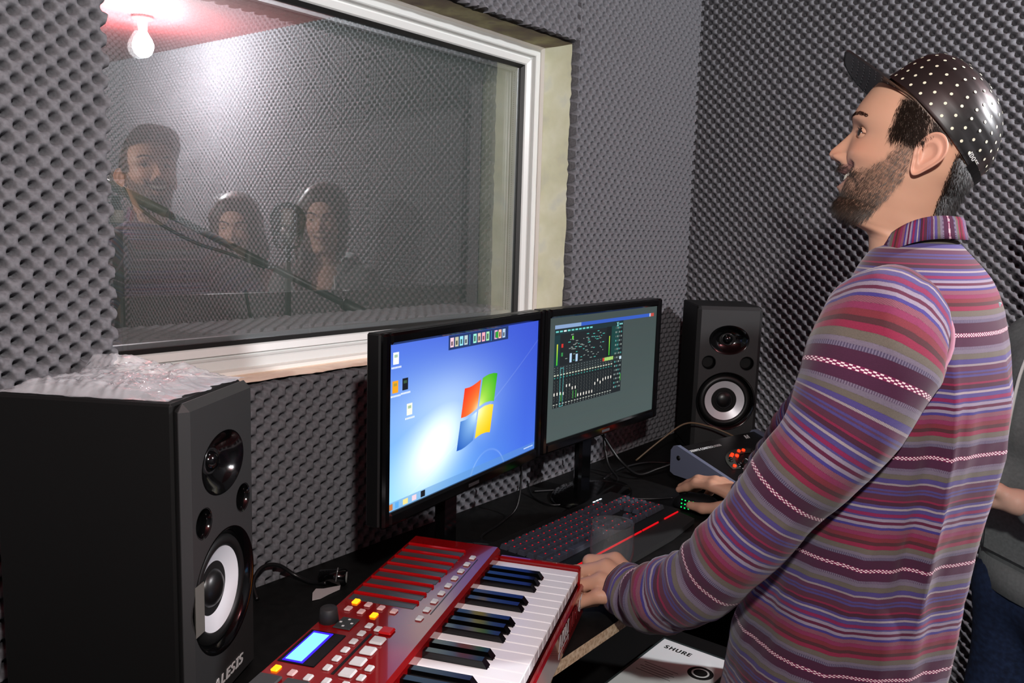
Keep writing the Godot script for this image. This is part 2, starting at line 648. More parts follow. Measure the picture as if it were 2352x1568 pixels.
func build_window() -> void:
	var w := setting("window_1")
	var x0 := 0.53
	var x1 := 1.731
	var y0 := -0.268
	var y1 := 0.452
	var zf := -1.283
	part("outer_frame", frame_sweep(x0, x1, y0, y1, [[0.0, zf], [0.005, zf + 0.004], [0.024, zf + 0.004], [0.026, zf + 0.002], [0.026, zf - 0.07], [0.0, zf - 0.07]]), M.upvc, w)
	part("sash", frame_sweep(x0, x1, y0, y1, [[0.025, zf - 0.004], [0.029, zf - 0.0125], [0.032, zf - 0.0125], [0.034, zf - 0.006], [0.046, zf - 0.010], [0.0495, zf - 0.016], [0.0495, zf - 0.06], [0.025, zf - 0.06]]), M.upvc, w)
	part("gasket", frame_sweep(x0, x1, y0, y1, [[0.049, zf - 0.013], [0.056, zf - 0.021], [0.056, zf - 0.05], [0.049, zf - 0.05]]), M.rubber, w)
	part("spacer_bar", frame_sweep(x0, x1, y0, y1, [[0.055, zf - 0.0285], [0.064, zf - 0.0285], [0.064, zf - 0.0405], [0.055, zf - 0.0405]]), M.spacer, w)
	var holes := st_new()
	for k in 130:
		for e in [[x1 - 0.0638, 1.0], [x0 + 0.0638, -1.0]]:
			var y := y0 + 0.067 + (y1 - y0 - 0.134) * k / 129.0
			cbox(holes, P(e[0], y, zf - 0.0345), Vector3(0.0006, 0.0022, 0.0022), 0.0)
	var hp := part("vent_holes", done(holes), M.rubber, w)
	hp.set_meta("kind", "stuff")
	var g := StandardMaterial3D.new()
	g.resource_name = "window_glass"
	g.albedo_color = Color(0.9, 1.0, 0.95, 0.02)
	g.transparency = BaseMaterial3D.TRANSPARENCY_ALPHA
	g.roughness = 0.0
	g.metallic_specular = 0.5
	M["glass"] = g
	for dz in [-0.0265, -0.0445]:
		part("pane", span(x0 + 0.051, x1 - 0.051, y0 + 0.051 + H0, y1 - 0.051 + H0, zf + dz - 0.002, zf + dz + 0.002), g, w)
	# faintly silvered film on the inner pane
	var film := StandardMaterial3D.new()
	film.resource_name = "mirror_film"
	var dot := Image.create(4, 4, false, Image.FORMAT_RGBA8)
	dot.fill(Color(1, 1, 1, 1))
	film.albedo_texture = ImageTexture.create_from_image(dot)
	film.albedo_color = Color(0.94, 0.95, 0.95, 0.27)
	film.transparency = BaseMaterial3D.TRANSPARENCY_ALPHA
	film.metallic = 1.0
	film.roughness = 0.0
	var fs := st_new()
	quad(fs, P(x0 + 0.053, y0 + 0.053, zf - 0.0242), P(x0 + 0.053, y1 - 0.053, zf - 0.0242), P(x1 - 0.053, y1 - 0.053, zf - 0.0242), P(x1 - 0.053, y0 + 0.053, zf - 0.0242))
	part("pane_film", done(fs), film, w)
	# reveals
	part("caulk_bead", frame_sweep(x0 + 0.001, x1 - 0.001, y0 + 0.001, y1 - 0.001, [[0.0, zf + 0.012], [0.002, zf + 0.012], [0.007, zf + 0.003], [0.0, zf + 0.003]]), M.caulk, w)
	var t1 := setting("trim_1")
	part("plaster_reveal", rough_sheet(P(x1 - 0.002, y0, -1.192), Vector3(0, 0, -1), Vector3.UP, 0.092, y1 - y0, Vector3.LEFT, 0.0016), M.plaster_pale, t1)
	var t2 := setting("trim_2")
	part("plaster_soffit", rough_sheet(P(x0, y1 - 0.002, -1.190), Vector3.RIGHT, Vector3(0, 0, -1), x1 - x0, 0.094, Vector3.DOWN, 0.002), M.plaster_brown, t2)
	var t3 := setting("trim_3")
	part("window_ledge", rough_sheet(P(x0, y0 + 0.002, -1.188), Vector3.RIGHT, Vector3(0, 0, -1), x1 - x0, 0.072, Vector3.UP, 0.0015), M.ledge_peach, t3)
	part("ledge_filler", span(x0, x1, y0 + H0, y0 + 0.010 + H0, -1.283, -1.248, 0.004), M.caulk, t3)
	var t4 := setting("trim_4")
	part("plaster_reveal", rough_sheet(P(x0 + 0.002, y0, -1.192), Vector3(0, 0, -1), Vector3.UP, 0.092, y1 - y0, Vector3.RIGHT, 0.0016), M.plaster_pale, t4)
	# booth side of the opening
	part("booth_reveal", span(x1 - 0.004, x1, y0 + H0, y1 + H0, -1.47, zf - 0.07), M.concrete_green, t1)
	part("booth_reveal", span(x0, x0 + 0.004, y0 + H0, y1 + H0, -1.47, zf - 0.07), M.concrete_green, t4)
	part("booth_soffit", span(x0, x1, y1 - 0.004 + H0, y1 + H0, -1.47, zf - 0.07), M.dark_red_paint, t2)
	foam("sill_foam", P(x0, y0 + 0.022, zf - 0.072), Vector3.RIGHT, Vector3(0, 0, -1), x1 - x0, 0.165, 0.0035, M.foam_booth, t3, 0.0, 12, 0.03)
	part("sill_board", span(x0, x1, y0 + H0, y0 + 0.022 + H0, -1.515, zf - 0.07), M.masonry, t3)

# uneven plastered strip with a ragged front edge
func rough_sheet(o: Vector3, u: Vector3, v: Vector3, w: float, h: float, n: Vector3, amp: float) -> ArrayMesh:
	var st := st_new(true)
	var fn := FastNoiseLite.new()
	fn.seed = int(w * 991.0) + int(h * 77.0)
	fn.frequency = 9.0
	var fe := FastNoiseLite.new()
	fe.seed = 3
	fe.frequency = 42.0
	var nu := maxi(6, int(w / 0.012))
	var nv := maxi(6, int(h / 0.012))
	var rings := []
	for j in nv + 1:
		var r := PackedVector3Array()
		for i in nu + 1:
			var x := w * i / nu
			var y := h * j / nv
			var along := y if w < h else x
			var edge: bool = (i == 0) if w < h else (j == 0)
			var p := o + u * x + v * y + n * (fn.get_noise_2d(x, y) * amp + 0.0005)
			if edge:
				p += (u if w < h else v) * -absf(fe.get_noise_1d(along)) * 0.010
			r.append(p)
		rings.append(r)
	skin(st, rings, false)
	return done(st)

func build_booth() -> void:
	var fb: Material = M.foam_booth
	var xb := 2.03
	var zb := -3.92
	var cy := 0.925
	var zf := ZW - 0.255
	var c := setting("ceiling_booth")
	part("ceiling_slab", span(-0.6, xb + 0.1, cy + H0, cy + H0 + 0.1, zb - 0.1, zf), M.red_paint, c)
	var wr := setting("wall_booth_right")
	part("masonry_block", span(xb, xb + 0.1, 0, cy + H0, zb, zf), M.masonry, wr)
	# seams between the foam sheets as in the photograph
	var cuts := [zf, -2.215, -3.40, zb]
	for i in 3:
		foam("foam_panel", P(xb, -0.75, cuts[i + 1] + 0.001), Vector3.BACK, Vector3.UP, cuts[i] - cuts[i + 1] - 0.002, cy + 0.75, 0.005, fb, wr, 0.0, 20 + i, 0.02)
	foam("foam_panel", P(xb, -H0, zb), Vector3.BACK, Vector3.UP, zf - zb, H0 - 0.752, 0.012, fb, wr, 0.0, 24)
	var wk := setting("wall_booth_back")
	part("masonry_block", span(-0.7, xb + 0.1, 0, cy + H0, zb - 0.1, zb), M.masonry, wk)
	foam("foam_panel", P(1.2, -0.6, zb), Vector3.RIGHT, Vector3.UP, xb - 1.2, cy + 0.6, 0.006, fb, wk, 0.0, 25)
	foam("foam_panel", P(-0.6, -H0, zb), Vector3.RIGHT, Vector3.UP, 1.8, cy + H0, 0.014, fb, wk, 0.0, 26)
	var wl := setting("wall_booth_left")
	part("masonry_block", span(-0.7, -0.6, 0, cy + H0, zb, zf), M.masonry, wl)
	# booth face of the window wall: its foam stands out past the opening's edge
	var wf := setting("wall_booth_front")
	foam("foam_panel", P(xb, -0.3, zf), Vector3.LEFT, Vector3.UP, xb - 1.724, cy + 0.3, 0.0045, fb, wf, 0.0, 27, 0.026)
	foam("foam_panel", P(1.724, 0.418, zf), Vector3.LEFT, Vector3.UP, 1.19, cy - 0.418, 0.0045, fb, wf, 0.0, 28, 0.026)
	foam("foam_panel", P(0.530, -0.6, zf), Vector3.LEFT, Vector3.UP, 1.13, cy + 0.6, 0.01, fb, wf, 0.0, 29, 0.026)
	build_microphone()

func build_microphone() -> void:
	var bk := mat("stand_black", Color(0.025, 0.025, 0.027), 0.4)
	var si := mat("mic_silver", Color(0.62, 0.60, 0.58), 0.4, 0.5)
	# condenser microphone in a round pop shield, on a straight stand
	var mp := Vector3(1.75, 0, -2.335)
	var t := thing("microphone_stand", "straight black microphone stand behind the studio window", "stand", Vector3(mp.x, 0, mp.z))
	part("base", lathe([[0.0, 0.025], [0.05, 0.025], [0.12, 0.012], [0.13, 0.0], [0.0, 0.0]], 28), bk, t)
	part("pole", tube([Vector3(0, 0.02, 0), Vector3(0, H0 - 0.075, 0)], 0.0105, 12), bk, t)
	part("clutch", tube([Vector3(0, 0.86, 0), Vector3(0, 0.95, 0)], 0.017, 12), bk, t)
	var m := thing("microphone", "silver condenser microphone with mesh grille held on the straight stand", "microphone", P(mp.x, -0.075, mp.z))
	var turn := Basis(Vector3.UP, -0.70)
	part("body", lathe([[0.0, 0.0], [0.012, 0.0], [0.018, 0.012], [0.021, 0.03], [0.021, 0.06], [0.0, 0.06]], 20), si, m)
	var gm := mat("mic_grille", Color(0.60, 0.50, 0.47), 0.5, 0.4)
	var gst := st_new()
	cbox(gst, Vector3(0, 0.092, 0), Vector3(0.040, 0.062, 0.030), 0.008)
	part("grille", done(gst), gm, m, Transform3D(turn, Vector3.ZERO))
	var wires := st_new()
	for k in 9:
		cbox(wires, Vector3(0, 0.066 + k * 0.0064, 0), Vector3(0.0408, 0.0012, 0.0308), 0.0)
	for k in 7:
		cbox(wires, Vector3(-0.015 + k * 0.005, 0.092, 0), Vector3(0.0012, 0.060, 0.0308), 0.0)
	part("grille_wires", done(wires), si, m, Transform3D(turn, Vector3.ZERO)).set_meta("kind", "stuff")
	var cage := thing("shock_mount", "black round shock mount and pop shield around the condenser microphone", "mount", P(mp.x, -0.075, mp.z))
	var ring := []
	for k in 41:
		var a := TAU * k / 40
		ring.append(turn * Vector3(cos(a) * 0.056, 0.085 + sin(a) * 0.056, -0.024))
	part("hoop", tube(ring, 0.0035, 8), bk, cage)
	var sm := StandardMaterial3D.new()
	sm.resource_name = "pop_mesh"
	sm.albedo_color = Color(0.03, 0.05, 0.05, 0.72)
	sm.transparency = BaseMaterial3D.TRANSPARENCY_ALPHA
	sm.roughness = 0.9
	var disc := st_new(true)
	for k in 40:
		disc.add_vertex(ring[k]); disc.add_vertex(ring[k + 1]); disc.add_vertex(turn * Vector3(0, 0.085, -0.026))
	part("gauze", done(disc), sm, cage)
	for s: int in [-1, 1]:
		part("bracket", tube(curve([turn * Vector3(0.052 * s, 0.075, -0.02), turn * Vector3(0.046 * s, 0.03, 0.0), turn * Vector3(0.035 * s, 0.0, 0.0), turn * Vector3(0.012 * s, -0.01, 0.0)]), 0.004, 6), bk, cage)
		part("elastic", tube(curve([turn * Vector3(0.048 * s, 0.05, -0.01), turn * Vector3(0.03 * s, 0.02, 0.012), turn * Vector3(0.043 * s, 0.005, 0.0)]), 0.002, 6), bk, cage)
	single("microphone_cable", "thin black cable hanging below the microphone in the booth", "cable", tube(curve([P(1.56, -0.215, -2.30), P(1.565, -0.26, -2.295), P(1.57, -0.30, -2.29), P(1.585, -0.42, -2.28), P(1.59, -0.8, -2.28), P(1.62, -1.34, -2.25), P(1.70, -1.345, -2.23)]), 0.005, 8), bk)
	# boom stand leaning through the view
	var b := thing("boom_stand", "black boom stand slanting across the booth with a counterweight", "stand", Vector3(1.045, 0, -2.085))
	var off := Vector3(1.045, 0, -2.085)
	part("pole", tube([Vector3(0, 0.1, 0), Vector3(0, H0 + 0.03, 0)], 0.0135, 12), bk, b)
	part("upper_tube", tube([Vector3(0, H0 - 0.16, 0), Vector3(0, H0 + 0.055, 0)], 0.0105, 12), bk, b)
	part("clutch", tube([Vector3(0, H0 - 0.012, 0), Vector3(0, H0 + 0.02, 0)], 0.017, 14), mat("clutch_grey", Color(0.55, 0.50, 0.45), 0.5), b)
	for k in 3:
		var a := TAU * k / 3 + 0.4
		part("leg", tube([Vector3(0, 0.22, 0), Vector3(cos(a) * 0.28, 0.012, sin(a) * 0.28)], 0.009, 8), bk, b)
	var j0 := P(1.05, 0.075, -2.09) - off
	var j1 := P(1.545, -0.248, -1.70) - off
	var d := (j1 - j0).normalized()
	part("boom", tube([j0 - d * 0.05, j1], 0.0095, 12), bk, b)
	part("boom_sleeve", tube([j0 - d * 0.02, j0 + d * 0.13], 0.0125, 12), mat("sleeve_olive", Color(0.30, 0.28, 0.22), 0.45), b)
	part("counterweight", tube([j1 - d * 0.085, j1 - d * 0.08, j1 - d * 0.004, j1], [0.013, 0.0165, 0.0165, 0.013], 14), bk, b)
	part("tilt_knob", lathe([[0.0, 0.0], [0.018, 0.0], [0.021, 0.008], [0.018, 0.016], [0.0, 0.016]], 16), mat("knob_copper", Color(0.35, 0.16, 0.12), 0.4), b, Transform3D(Basis(), j0 + Vector3(0.004, 0.022, 0)))
	single("boom_cable", "thin black cable drooping below the slanting boom", "cable", tube(curve([P(1.075, 0.045, -2.07), P(1.13, -0.012, -2.03), P(1.20, -0.058, -1.985), P(1.26, -0.082, -1.94), P(1.33, -0.118, -1.87)]), 0.0045, 8), bk)
# ---------------------------------------------------------------- desk
func build_desk() -> void:
	var t := thing("desk", "black desk with raw chipboard front edge under the monitors", "desk", Vector3(1.2, 0, -0.9))
	var top := DESK + H0
	var poly := PackedVector2Array([Vector2(2.375, -1.168), Vector2(2.375, -0.637), Vector2(0.937, -0.637), Vector2(0.06, -0.208), Vector2(-0.3, -0.208), Vector2(-0.3, -1.168)])
	var loc := PackedVector2Array()
	for p in poly:
		loc.append(p - Vector2(1.2, -0.9))
	part("desk_top", slab(loc, top, 0.0012), M.desk_black, t)
	var core := PackedVector2Array()
	for p in loc:
		core.append(p)
	part("chipboard_core", slab(core, top - 0.0012, 0.0195), M.chipboard, t)
	for s in [[0.945, -0.665, 0.016, 0.60, -1.16], [2.33, -0.66, 0.016, 0.60, -1.16]]:
		var pst := st_new()
		cbox(pst, Vector3(s[0] - 1.2, (top - 0.018) * 0.5, -0.915 + 0.9), Vector3(0.016, top - 0.018, 0.5), 0.0)
		part("side_panel", done(pst), M.black_matte, t)
		part("raw_edge", box_mesh(Vector3(0.0165, top - 0.018, 0.003), 0.0, Vector3(s[0] - 1.2, (top - 0.018) * 0.5, -0.664 + 0.9)), M.chipboard, t)
	part("side_panel", box_mesh(Vector3(0.016, top - 0.018, 0.9), 0.0, Vector3(-0.25 - 1.2, (top - 0.018) * 0.5, -0.7 + 0.9)), M.black_matte, t)

# ---------------------------------------------------------------- monitors
func build_monitors() -> void:
	var a := Vector2(0.856, -0.908)
	var b := Vector2(1.368, -0.982)
	monitor("computer_monitor", "black monitor showing a blue desktop with a four-coloured flag", a, b, screen_material("screen_desktop", desktop_picture(), 1.2))
	a = Vector2(1.377, -0.985)
	b = Vector2(1.893, -0.995)
	monitor("computer_monitor", "black monitor showing a dark grey audio mixer window", a, b, screen_material("screen_mixer", mixer_picture(), 1.0))

func screen_material(called: String, img: Image, k: float) -> StandardMaterial3D:
	var m := StandardMaterial3D.new()
	m.resource_name = called
	m.albedo_color = Color(0.02, 0.02, 0.02)
	m.roughness = 0.35
	m.emission_enabled = true
	m.emission = Color(0, 0, 0)
	m.emission_texture = ImageTexture.create_from_image(img)
	m.emission_energy_multiplier = k
	return m

func monitor(called: String, label: String, a: Vector2, b: Vector2, scr: Material) -> void:
	var w := a.distance_to(b)
	var dir := (b - a).normalized()
	var mid := (a + b) * 0.5
	var nrm := Vector2(-dir.y, dir.x)
	var turn := atan2(-dir.y, dir.x)
	var foot := mid - nrm * 0.03
	var t := thing(called, label, "monitor", P(foot.x, DESK, foot.y), turn, "pair of computer monitors on the desk")
	# local: x along the screen, z towards the viewer, front face of the bezel at z = +0.03
	var y1 := 0.459
	var y0 := 0.153
	var zf := 0.03
	var hw := w * 0.5
	var st := st_new()
	cbox(st, Vector3(0, (y0 + y1) * 0.5, zf - 0.0235), Vector3(w, y1 - y0, 0.027), 0.003)
	cbox(st, Vector3(0, (y0 + y1) * 0.5, zf - 0.045), Vector3(w * 0.62, (y1 - y0) * 0.7, 0.03), 0.012)
	part("housing", done(st), M.black_plastic, t)
	var bx := 0.0175
	var bt := 0.0185
	var bb := 0.022
	var sx := hw - bx
	var sy0 := y0 + bb
	var sy1 := y1 - bt
	# bezel: four bars with rounded faces
	for r in [[-hw, -sx, y0, y1], [sx, hw, y0, y1], [-sx, sx, sy1, y1], [-sx, sx, y0, sy0]]:
		part("bezel_bar", span(r[0], r[1], r[2], r[3], zf - 0.012, zf, 0.004), M.black_gloss, t)
	var ss := st_new()
	for v in [[-sx, sy0, 0, 1], [-sx, sy1, 0, 0], [sx, sy1, 1, 0], [-sx, sy0, 0, 1], [sx, sy1, 1, 0], [sx, sy0, 1, 1]]:
		ss.set_uv(Vector2(v[2], v[3]))
		ss.add_vertex(Vector3(v[0], v[1], zf - 0.007))
	part("screen", done(ss), scr, t)
	part("neck", box_mesh(Vector3(0.05, 0.18, 0.022), 0.006, Vector3(0, 0.095, -0.03)), M.black_gloss, t)
	part("foot", lathe([[0.0, 0.014], [0.6, 0.013], [0.95, 0.009], [1.0, 0.004], [1.0, 0.0], [0.0, 0.0]], 40, 0.125, 0.085), M.black_gloss, t)
	part("brand_plate", box_mesh(Vector3(0.034, 0.006, 0.001), 0.0, Vector3(0.0, y0 + 0.010, zf)), mat("plate_grey", Color(0.25, 0.25, 0.26), 0.4), t)

func put(img: Image, x0: float, y0: float, x1: float, y1: float, c: Color) -> void:
	img.fill_rect(Rect2i(int(x0), int(y0), maxi(1, int(x1 - x0)), maxi(1, int(y1 - y0))), c)

func desktop_picture() -> Image:
	var W := 800
	var H := 450
	var img := Image.create(W, H, false, Image.FORMAT_RGB8)
	var tl := Color(0.30, 0.44, 0.86)
	var tr := Color(0.21, 0.31, 0.78)
	var bl := Color(0.47, 0.80, 0.97)
	var br := Color(0.25, 0.42, 0.86)
	for y in H:
		var v := float(y) / H
		for x in W:
			var u := float(x) / W
			var c := tl.lerp(tr, u).lerp(bl.lerp(br, clampf(u * 1.1, 0, 1)), pow(v, 1.15))
			var d := Vector2((u - 0.26) * 1.25, (v - 0.70) * 0.95 + (u - 0.26) * 0.55)
			var g := 1.15 * exp(-d.length_squared() / 0.075)
			var d2 := Vector2((u - 0.33) * 0.9, (v - 0.45) * 1.1)
			g = maxf(g, 0.55 * exp(-d2.length_squared() / 0.09))
			var d3 := Vector2((u - 0.53) * 1.5, (v - 0.56) * 1.2)
			g = maxf(g, 0.5 * exp(-d3.length_squared() / 0.05))
			c = c.lerp(Color(0.93, 1.0, 1.0), clampf(g, 0, 1))
			# sweeping arcs of the wallpaper
			var r := Vector2((u - 0.62) * 1.78, v - 1.10).length()
			c = c.lightened(0.30 * exp(-pow((r - 0.24) / 0.006, 2.0)) * clampf((v - 0.8) * 6.0, 0, 1))
			var s := absf(v - (1.02 - u * 0.62 - 0.25 * u * u))
			c = c.lightened(0.16 * exp(-pow(s / 0.004, 2.0)))
			if v > 0.945:
				c = c.lerp(Color(0.36, 0.56, 0.78), 0.5)
			img.set_pixel(x, y, c)
	# four waving panes
	for y in range(120, 370):
		for x in range(300, 560):
			var p := Vector2((x - 430.0) / 100.0, (y - 248.0) / 100.0)
			p.x += p.y * 0.20                      # slant
			var wv := 0.13 * sin(p.x * 2.4 + 0.3)
			var q := p.y + wv
			if absf(p.x) > 0.90 or absf(q) > 0.92:
				continue
			if absf(p.x) < 0.045 or absf(q) < 0.05:
				continue
			var c: Color
			var e := (Vector2(p.x, q)).length() / 1.2
			if p.x < 0 and q < 0: c = Color(1.0, 0.62, 0.25).lerp(Color(0.95, 0.22, 0.10), e)
			elif p.x > 0 and q < 0: c = Color(0.80, 0.92, 0.35).lerp(Color(0.20, 0.66, 0.12), e)
			elif p.x < 0: c = Color(0.75, 0.90, 1.0).lerp(Color(0.14, 0.36, 0.72), e)
			else: c = Color(1.0, 0.96, 0.60).lerp(Color(0.98, 0.76, 0.05), e)
			img.set_pixel(x, y, c.lerp(Color(1, 1, 0.95), 0.55 * exp(-p.length_squared() / 0.08)))
	# icons
	for ic in [[18, 22, Color(0.93, 0.95, 0.97)], [16, 98, Color(0.98, 0.62, 0.12)], [58, 96, Color(0.10, 0.12, 0.15)], [78, 168, Color(0.95, 0.95, 0.88)]]:
		put(img, ic[0], ic[1], ic[0] + 24, ic[1] + 32, ic[2])
		put(img, ic[0] + 5, ic[1] + 6, ic[0] + 19, ic[1] + 14, (ic[2] as Color).lerp(Color(0.35, 0.55, 0.35), 0.5))
		for k in 7:
			put(img, ic[0] - 6 + k * 6, ic[1] + 38, ic[0] - 2 + k * 6, ic[1] + 43, Color(0.97, 0.98, 1.0))
	# dock
	put(img, 268, 2, 600, 44, Color(0.12, 0.20, 0.40))
	rng.seed = 21
	for k in 13:
		if k == 4 or k == 9:
			put(img, 280 + k * 24, 8, 283 + k * 24, 40, Color(0.25, 0.65, 0.80))
			continue
		var c := Color(0.55 + 0.4 * rng.randf(), 0.6 + 0.35 * rng.randf(), 0.6 + 0.35 * rng.randf())
		put(img, 276 + k * 24, 9, 294 + k * 24, 37, c)
		put(img, 280 + k * 24, 14 + rng.randi() % 8, 289 + k * 24, 32, c.darkened(0.55))
	put(img, 524, 14, 540, 34, Color(0.15, 0.6, 0.2))
	# taskbar
	put(img, 4, 430, 22, 447, Color(0.75, 0.45, 0.25))
	put(img, 32, 430, 48, 447, Color(0.35, 0.65, 0.90))
	put(img, 66, 431, 88, 446, Color(0.93, 0.86, 0.55))
	put(img, 106, 431, 126, 446, Color(0.92, 0.80, 0.85))
	put(img, 146, 429, 166, 447, Color(0.10, 0.11, 0.13))
	for k in 8:
		put(img, 726 + k * 8, 434, 731 + k * 8, 438, Color(0.9, 0.93, 1.0))
	return img

func mixer_picture() -> Image:
	var W := 800
	var H := 450
	var img := Image.create(W, H, false, Image.FORMAT_RGB8)
	img.fill(Color(0.29, 0.345, 0.345))
	for y in H:
		for x in W:
			var k := 0.94 + 0.12 * float(y) / H
			img.set_pixel(x, y, Color(0.285 * k, 0.335 * k, 0.332 * k))
	put(img, 40, 28, 775, 42, Color(0.22, 0.38, 0.78))
	put(img, 40, 28, 210, 42, Color(0.55, 0.66, 0.82))
	put(img, 748, 28, 775, 42, Color(0.78, 0.30, 0.26))
	put(img, 735, 28, 748, 42, Color(0.70, 0.76, 0.86))
	put(img, 40, 42, 520, 330, Color(0.12, 0.145, 0.16))
	put(img, 40, 44, 520, 62, Color(0.12, 0.20, 0.22))
	for k in 10:
		put(img, 46 + k * 25, 49, 64 + k * 25, 55, Color(0.45, 0.85, 0.82) if k != 2 else Color(0.9, 0.95, 0.95))
	put(img, 40, 64, 75, 178, Color(0.10, 0.22, 0.24))
	put(img, 430, 60, 492, 176, Color(0.10, 0.27, 0.26))
	put(img, 395, 60, 432, 176, Color(0.09, 0.12, 0.13))
	for k in 40:
		put(img, 55, 172 - k * 1.9, 62, 174 - k * 1.9, Color(0.25, 0.85, 0.2).lerp(Color(0.95, 0.9, 0.25), k / 40.0))
		put(img, 415, 172 - k * 1.9, 421, 174 - k * 1.9, Color(0.25, 0.85, 0.2).lerp(Color(0.8, 0.95, 0.3), k / 40.0))
	put(img, 84, 98, 96, 112, Color(0.85, 0.20, 0.18))
	put(img, 84, 130, 96, 144, Color(0.2, 0.55, 0.3))
	put(img, 152, 74, 162, 88, Color(0.40, 0.85, 0.30))
	for r in [[140, 138, 154, 172], [180, 144, 194, 172]]:
		put(img, r[0], r[1], r[2], r[3], Color(0.72, 0.85, 0.97))
	rng.seed = 5
	for k in 70:
		var x := 100 + rng.randi() % 270
		var y := 66 + rng.randi() % 105
		put(img, x, y, x + 5 + rng.randi() % 14, y + 3, Color(0.55, 0.60, 0.58) if k % 3 else Color(0.3, 0.75, 0.7))
	put(img, 40, 178, 520, 208, Color(0.16, 0.19, 0.20))
	put(img, 372, 180, 386, 194, Color(0.85, 0.22, 0.15))
	put(img, 386, 180, 452, 194, Color(0.66, 0.85, 0.42))
	var faders := [0.42, 0.42, 0.42, 0.38, 0.72, 0.72, 0.55, 0.55, 0.12, 0.12, 0.12, 0.12, 0.12, 0.12, 0.5, 0.64, 0.5, 0.6, 0.64, 0.64, 0.64, 0.64]
	for k in 21:
		var x := 44 + k * 19.6
		for j in 3:
			put(img, x, 182 + j * 9, x + 4, 185 + j * 9, Color(0.5, 0.55, 0.55))
		put(img, x - 1, 208, x + 11, 213, Color(0.80, 0.82, 0.74))
		put(img, x, 218, x + 9, 222, Color(0.25, 0.60, 0.56))
		for j in 13:
			put(img, x + 2 + (j % 2) * 3, 232 + j * 6, x + 7 + (j % 2) * 2, 234 + j * 6, Color(0.42, 0.44, 0.42))
		var fy: float = 306 - faders[k] * 76
		put(img, x + 1, fy, x + 8, fy + 11, Color(0.94, 0.92, 0.88))
		if k in [2, 6, 7]:
			put(img, x + 9, 280, x + 12, 310, Color(0.3, 0.8, 0.3))
		put(img, x - 1, 316, x + 10, 320, Color(0.72, 0.74, 0.70))
		put(img, x + 2, 324, x + 5, 328, Color(0.6, 0.64, 0.62))
	for e in [[82, 186, 84, 328], [102, 186, 104, 328], [82, 186, 104, 188], [82, 326, 104, 328]]:
		put(img, e[0], e[1], e[2], e[3], Color(0.35, 0.80, 0.80))
	for k in 60:
		var x := 462 + (k % 4) * 14
		var y := 66 + (k / 4) * 17
		put(img, x, y, x + 9, y + 7, [Color(0.30, 0.36, 0.36), Color(0.55, 0.6, 0.58), Color(0.28, 0.62, 0.60)][(k * 7 + k / 5) % 3])
	put(img, 500, 186, 516, 198, Color(0.80, 0.90, 0.95))
	put(img, 512, 258, 516, 286, Color(0.30, 0.75, 0.25))
	# pale script letters top right of the window
	for k in 12:
		put(img, 470 + k, 46 + k * 1.4, 473 + k, 49 + k * 1.4, Color(0.6, 0.95, 0.95))
		put(img, 482 - k, 46 + k * 1.4, 485 - k, 49 + k * 1.4, Color(0.6, 0.95, 0.95))
	for k in 3:
		put(img, 490 + k * 9, 52, 496 + k * 9, 58, Color(0.6, 0.95, 0.95))
	return img

# ---------------------------------------------------------------- loudspeakers
func build_speakers() -> void:
	var y := DESK
	loudspeaker("black studio loudspeaker with a plastic bag on top, nearest", P(0.586, y, -0.916), 0.5293, true)
	single("isolation_pad", "thin black pad under the loudspeaker in the corner", "pad", box_mesh(Vector3(0.18, 0.021, 0.22), 0.004), M.black_matte, Transform3D(Basis(Vector3.UP, -0.9158), P(2.2245, DESK + 0.0105, -0.985)))
	loudspeaker("black studio loudspeaker in the foam corner beside the grey monitor", P(2.141, y + 0.022, -0.918), -0.9158, false)

